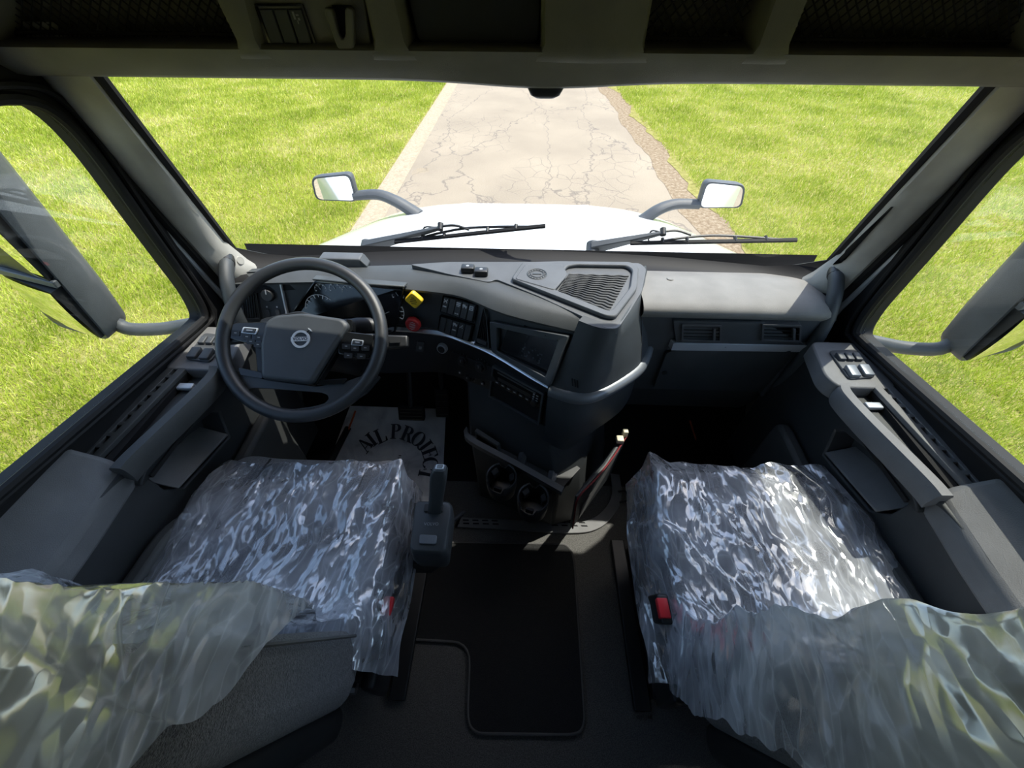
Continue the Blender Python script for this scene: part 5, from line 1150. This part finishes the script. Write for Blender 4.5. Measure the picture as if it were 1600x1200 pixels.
for k, (w0, f0) in ((0, (.017, .014)), (.25, (.0165, .015)), (.75, (.019, .017)), (.92, (.0185, .017)), (1.0, (.014, .013))):
    p = lerp(la, lb_, k); rings.append(fillet([p + sd * w0 * a + fw * f0 * b for a, b in ((-1, -1), (1, -1), (1, 1), (-1, 1))], .007, 3))
mb = MB(); mb.loft(rings); lv = mb.build('lever', M['dash'], gs, smooth=50)
mb = MB(); mb.prism(fillet([lb_ + sd * .010 * a + fw * .009 * b for a, b in ((-1, -1), (1, -1), (1, 1), (-1, 1))], .004, 3), d_ * .004); cp = mb.build('lever_cap', M['silver'], lv, bevel=.001)
mb = MB(); mb.prism(fillet([lb_ + d_ * .004 + sd * .007 * a + fw * .006 * b for a, b in ((-1, -1), (1, -1), (1, 1), (-1, 1))], .003, 3), d_ * .001); mb.build('cap_button', M['gloss'], cp)
mb = MB(); mb.tube(catmull([c + V(.03, .03, -.06), c + V(.06, .08, -.10), c + V(.03, .14, -.25), c + V(.0, .16, -.38)], 4), .006, 8); mb.build('cable', M['rubber'], gs)
mb = MB(); mb.loft([[c + V(a * .035 - .0 - k, b * .05, z) for a, b in ((-1, -1), (1, -1), (1, 1), (-1, 1))] for z, k in ((-.10, 0), (-.19, .05))]); mb.build('mount_bracket', M['black'], gs, bevel=.004)

# ================================================================== FLOOR THINGS
zp = .006
TN = V(0, -.16, .26).normalized(); T0 = V(0, .86, .012)
def toe(x, y, h=0):
    """footwell: flat floor running up into the toe board"""
    p = onplane(x, y, T0 + TN * h, TN)
    return p if p.y > .86 else U(x, y, 'z', .012 + h)
ps = thing('paper_mat', toe(620, 690), 'white paper floor mat with curved lettering in the driver footwell', 'paper mat')
class PQ:
    def p(s, i, j, h): return toe(lerp(lerp(547, 697, i), lerp(496, 690, i), j), lerp(lerp(634, 639, i), lerp(770, 790, i), j), h)
pq = PQ()
mb = MB(); mb.grid([[pq.p(i / 16, j / 16, .003 * noise.noise(V(i * .4, j * .4, 2))) for i in range(17)] for j in range(17)]); mb.build('sheet', M['paper'], ps, smooth=60)
def ell(cx, cy, rx, ry, a0, a1, n=18): return [(cx + rx * math.cos(math.radians(a0 + (a1 - a0) * k / n)), cy + ry * math.sin(math.radians(a0 + (a1 - a0) * k / n))) for k in range(n + 1)]
def arcband(cx, cy, rx, ry, ix, iy, a0, a1): return ell(cx, cy, rx, ry, a0, a1) + ell(cx, cy, ix, iy, a0, a1)[::-1]
def rc(x0, x1, y0, y1): return [(x0, y0), (x1, y0), (x1, y1), (x0, y1)]
SF = .055; stem = lambda x0, x1: [rc(x0, x1, 0, 1), rc(x0 - .09, x1 + .09, 0, SF), rc(x0 - .09, x1 + .09, 1 - SF, 1)]
G = {
    'A': (.84, [[(.40, 1), (.46, 1), (.17, 0), (.11, 0)], [(.38, 1), (.50, 1), (.78, 0), (.57, 0)], rc(.22, .62, .30, .35), rc(.0, .27, 0, SF), rc(.48, .88, 0, SF)]),
    'I': (.46, stem(.12, .33)),
    'L': (.70, stem(.12, .33) + [rc(.3, .72, 0, SF), [(.72, 0), (.72, .32), (.67, .32), (.58, .05)]]),
    'P': (.74, stem(.12, .33) + [arcband(.40, .74, .34, .26, .13, .21, -90, 90), rc(.3, .42, 1 - SF, 1), rc(.3, .42, .48, .53)]),
    'R': (.84, stem(.12, .33) + [arcband(.40, .74, .34, .26, .13, .21, -90, 90), rc(.3, .42, 1 - SF, 1), rc(.3, .42, .48, .53), [(.40, .51), (.58, .51), (.84, 0), (.60, 0)], rc(.56, .90, 0, SF)]),
    'O': (.90, [arcband(.44, .5, .42, .52, .20, .47, 0, 180), arcband(.44, .5, .42, .52, .20, .47, 180, 360)]),
    'J': (.62, [rc(.28, .49, .16, 1), rc(.17, .60, 1 - SF, 1), arcband(.26, .16, .23, .20, .05, .13, -160, 0)]),
    'E': (.74, stem(.12, .33) + [rc(.3, .70, 0, SF), rc(.3, .70, 1 - SF, 1), rc(.3, .52, .48, .53), [(.72, 0), (.72, .30), (.67, .30), (.58, .05)], [(.70, 1), (.70, .72), (.65, .72), (.56, .95)], rc(.50, .54, .38, .63)]),
    'C': (.84, [arcband(.44, .5, .42, .52, .21, .47, 45, 315), rc(.74, .79, .70, .98), rc(.74, .79, .02, .24)]),
    'T': (.80, [rc(.29, .50, 0, 1), rc(.19, .60, 0, SF), rc(.02, .78, 1 - SF, 1), [(.02, 1), (.02, .70), (.07, .70), (.18, .95)], [(.78, 1), (.78, .70), (.73, .70), (.62, .95)]]),
}
LT = [('A', 570, 695), ('I', 580.5, 686.5), ('L', 594, 681), ('P', 618, 674), ('R', 637, 678), ('O', 654, 686), ('J', 664, 695), ('E', 671.5, 708), ('C', 672.5, 724), ('T', 666, 741)]
P3 = [toe(x, y, .0045) for _, x, y in LT]; E1 = V(1, 0, 0); E2 = TN.cross(E1)
# circle through the lettering
loc2 = lambda p: ((p - T0).dot(E1), (p - T0).dot(E2))
A_ = np.array([[2 * loc2(p)[0], 2 * loc2(p)[1], 1] for p in P3]); b_ = np.array([loc2(p)[0] ** 2 + loc2(p)[1] ** 2 for p in P3]); so = np.linalg.lstsq(A_, b_, rcond=None)[0]
for (ch, _, _), p in zip(LT, P3):
    a_, c_ = loc2(p); rx, ry = a_ - so[0], c_ - so[1]; rl = math.hypot(rx, ry); rad = (E1 * rx + E2 * ry) / rl; tg_ = rad.cross(TN).normalized(); w_, polys = G[ch]; s_ = .066; mb = MB()
    for k, po_ in enumerate(polys):
        mb.prism([p + tg_ * (x - w_ / 2) * s_ + rad * (y - .5) * s_ + TN * .00004 * k for x, y in po_], TN * .0006)
    o = mb.build('printed_lettering', M['ink'], ps, smooth=0)
tx = toe(625, 712, .0045); mb = MB(); mb.box(tx, (.012, .004, .001)); mb.box(tx - V(0, .012, 0), (.014, .004, .001)); mb.build('printed_lettering', M['ink'], ps, smooth=0)
# carpet mat between the seats with a stitched edge
mt = thing('floor_mat', (0.05, .3, .0), 'black carpet mat with a stitched edge on the floor between the seats', 'floor mat')
ml = fillet([U(x, y, 'z', .012) for x, y in ((642, 846), (632, 905), (629, 975), (632, 998), (735, 1004), (730, 1130), (745, 1146), (905, 1148), (914, 1128), (897, 868), (885, 850))], [.02, .02, .03, .05, .06, .04, .02, .04, .02, .05, .02], 5)
mb = MB(); mb.prism([V(p.x, p.y, .0005) for p in ml], V(0, 0, .011)); mb.build('pile', M['mat'], mt, bevel=.003)
mb = MB(); mb.tube([V(p.x, p.y, .011) for p in ml], .0038, 6, closed=True); mb.build('stitched_edge', M['thread'], mt)
# slotted metal edge plate round the foot of the pedestal
pl = thing('floor_plate', (0.08, .63, 0), 'slotted grey edge plate on the floor around the console foot', 'floor plate')
ou = catmull([U(x, y, 'z', .010) for x, y in ((690, 822), (800, 828), (890, 833), (932, 827), (958, 806), (972, 775), (966, 730))], 4); inr = catmull([U(x, y, 'z', .010) for x, y in ((690, 807), (800, 812), (885, 817), (920, 812), (943, 796), (956, 770), (952, 730))], 4)
mb = MB(); mb.loft([[V(a.x, a.y, .001), V(a.x, a.y, .010), V(b.x, b.y, .012), V(b.x, b.y, .001)] for a, b in zip(ou, inr)]); mb.build('plate', M['arm'], pl, bevel=.002)
pq = Quad(None, [inr[0] + V(0, 0, .0), lerp(inr[12], inr[13], .0), ou[12], ou[0]])
for k in list(range(1, 6)) + [11, 12, 13, 14]:
    for v in (.28, .62):
        mb = MB(); u = (k + .2) / 15.5; a = pq.quad(u, u + .040, v, v + .13, .0012); mb.prism(a, V(0, 0, .0012)); mb.build('slot', M['dark'], pl, smooth=0)
mb = MB(); mb.tube(catmull([U(x, y, 'z', .02) for x, y in ((966, 768), (978, 768), (980, 782), (968, 785))], 3), .004, 6); mb.build('wire_clip', M['black'], pl)
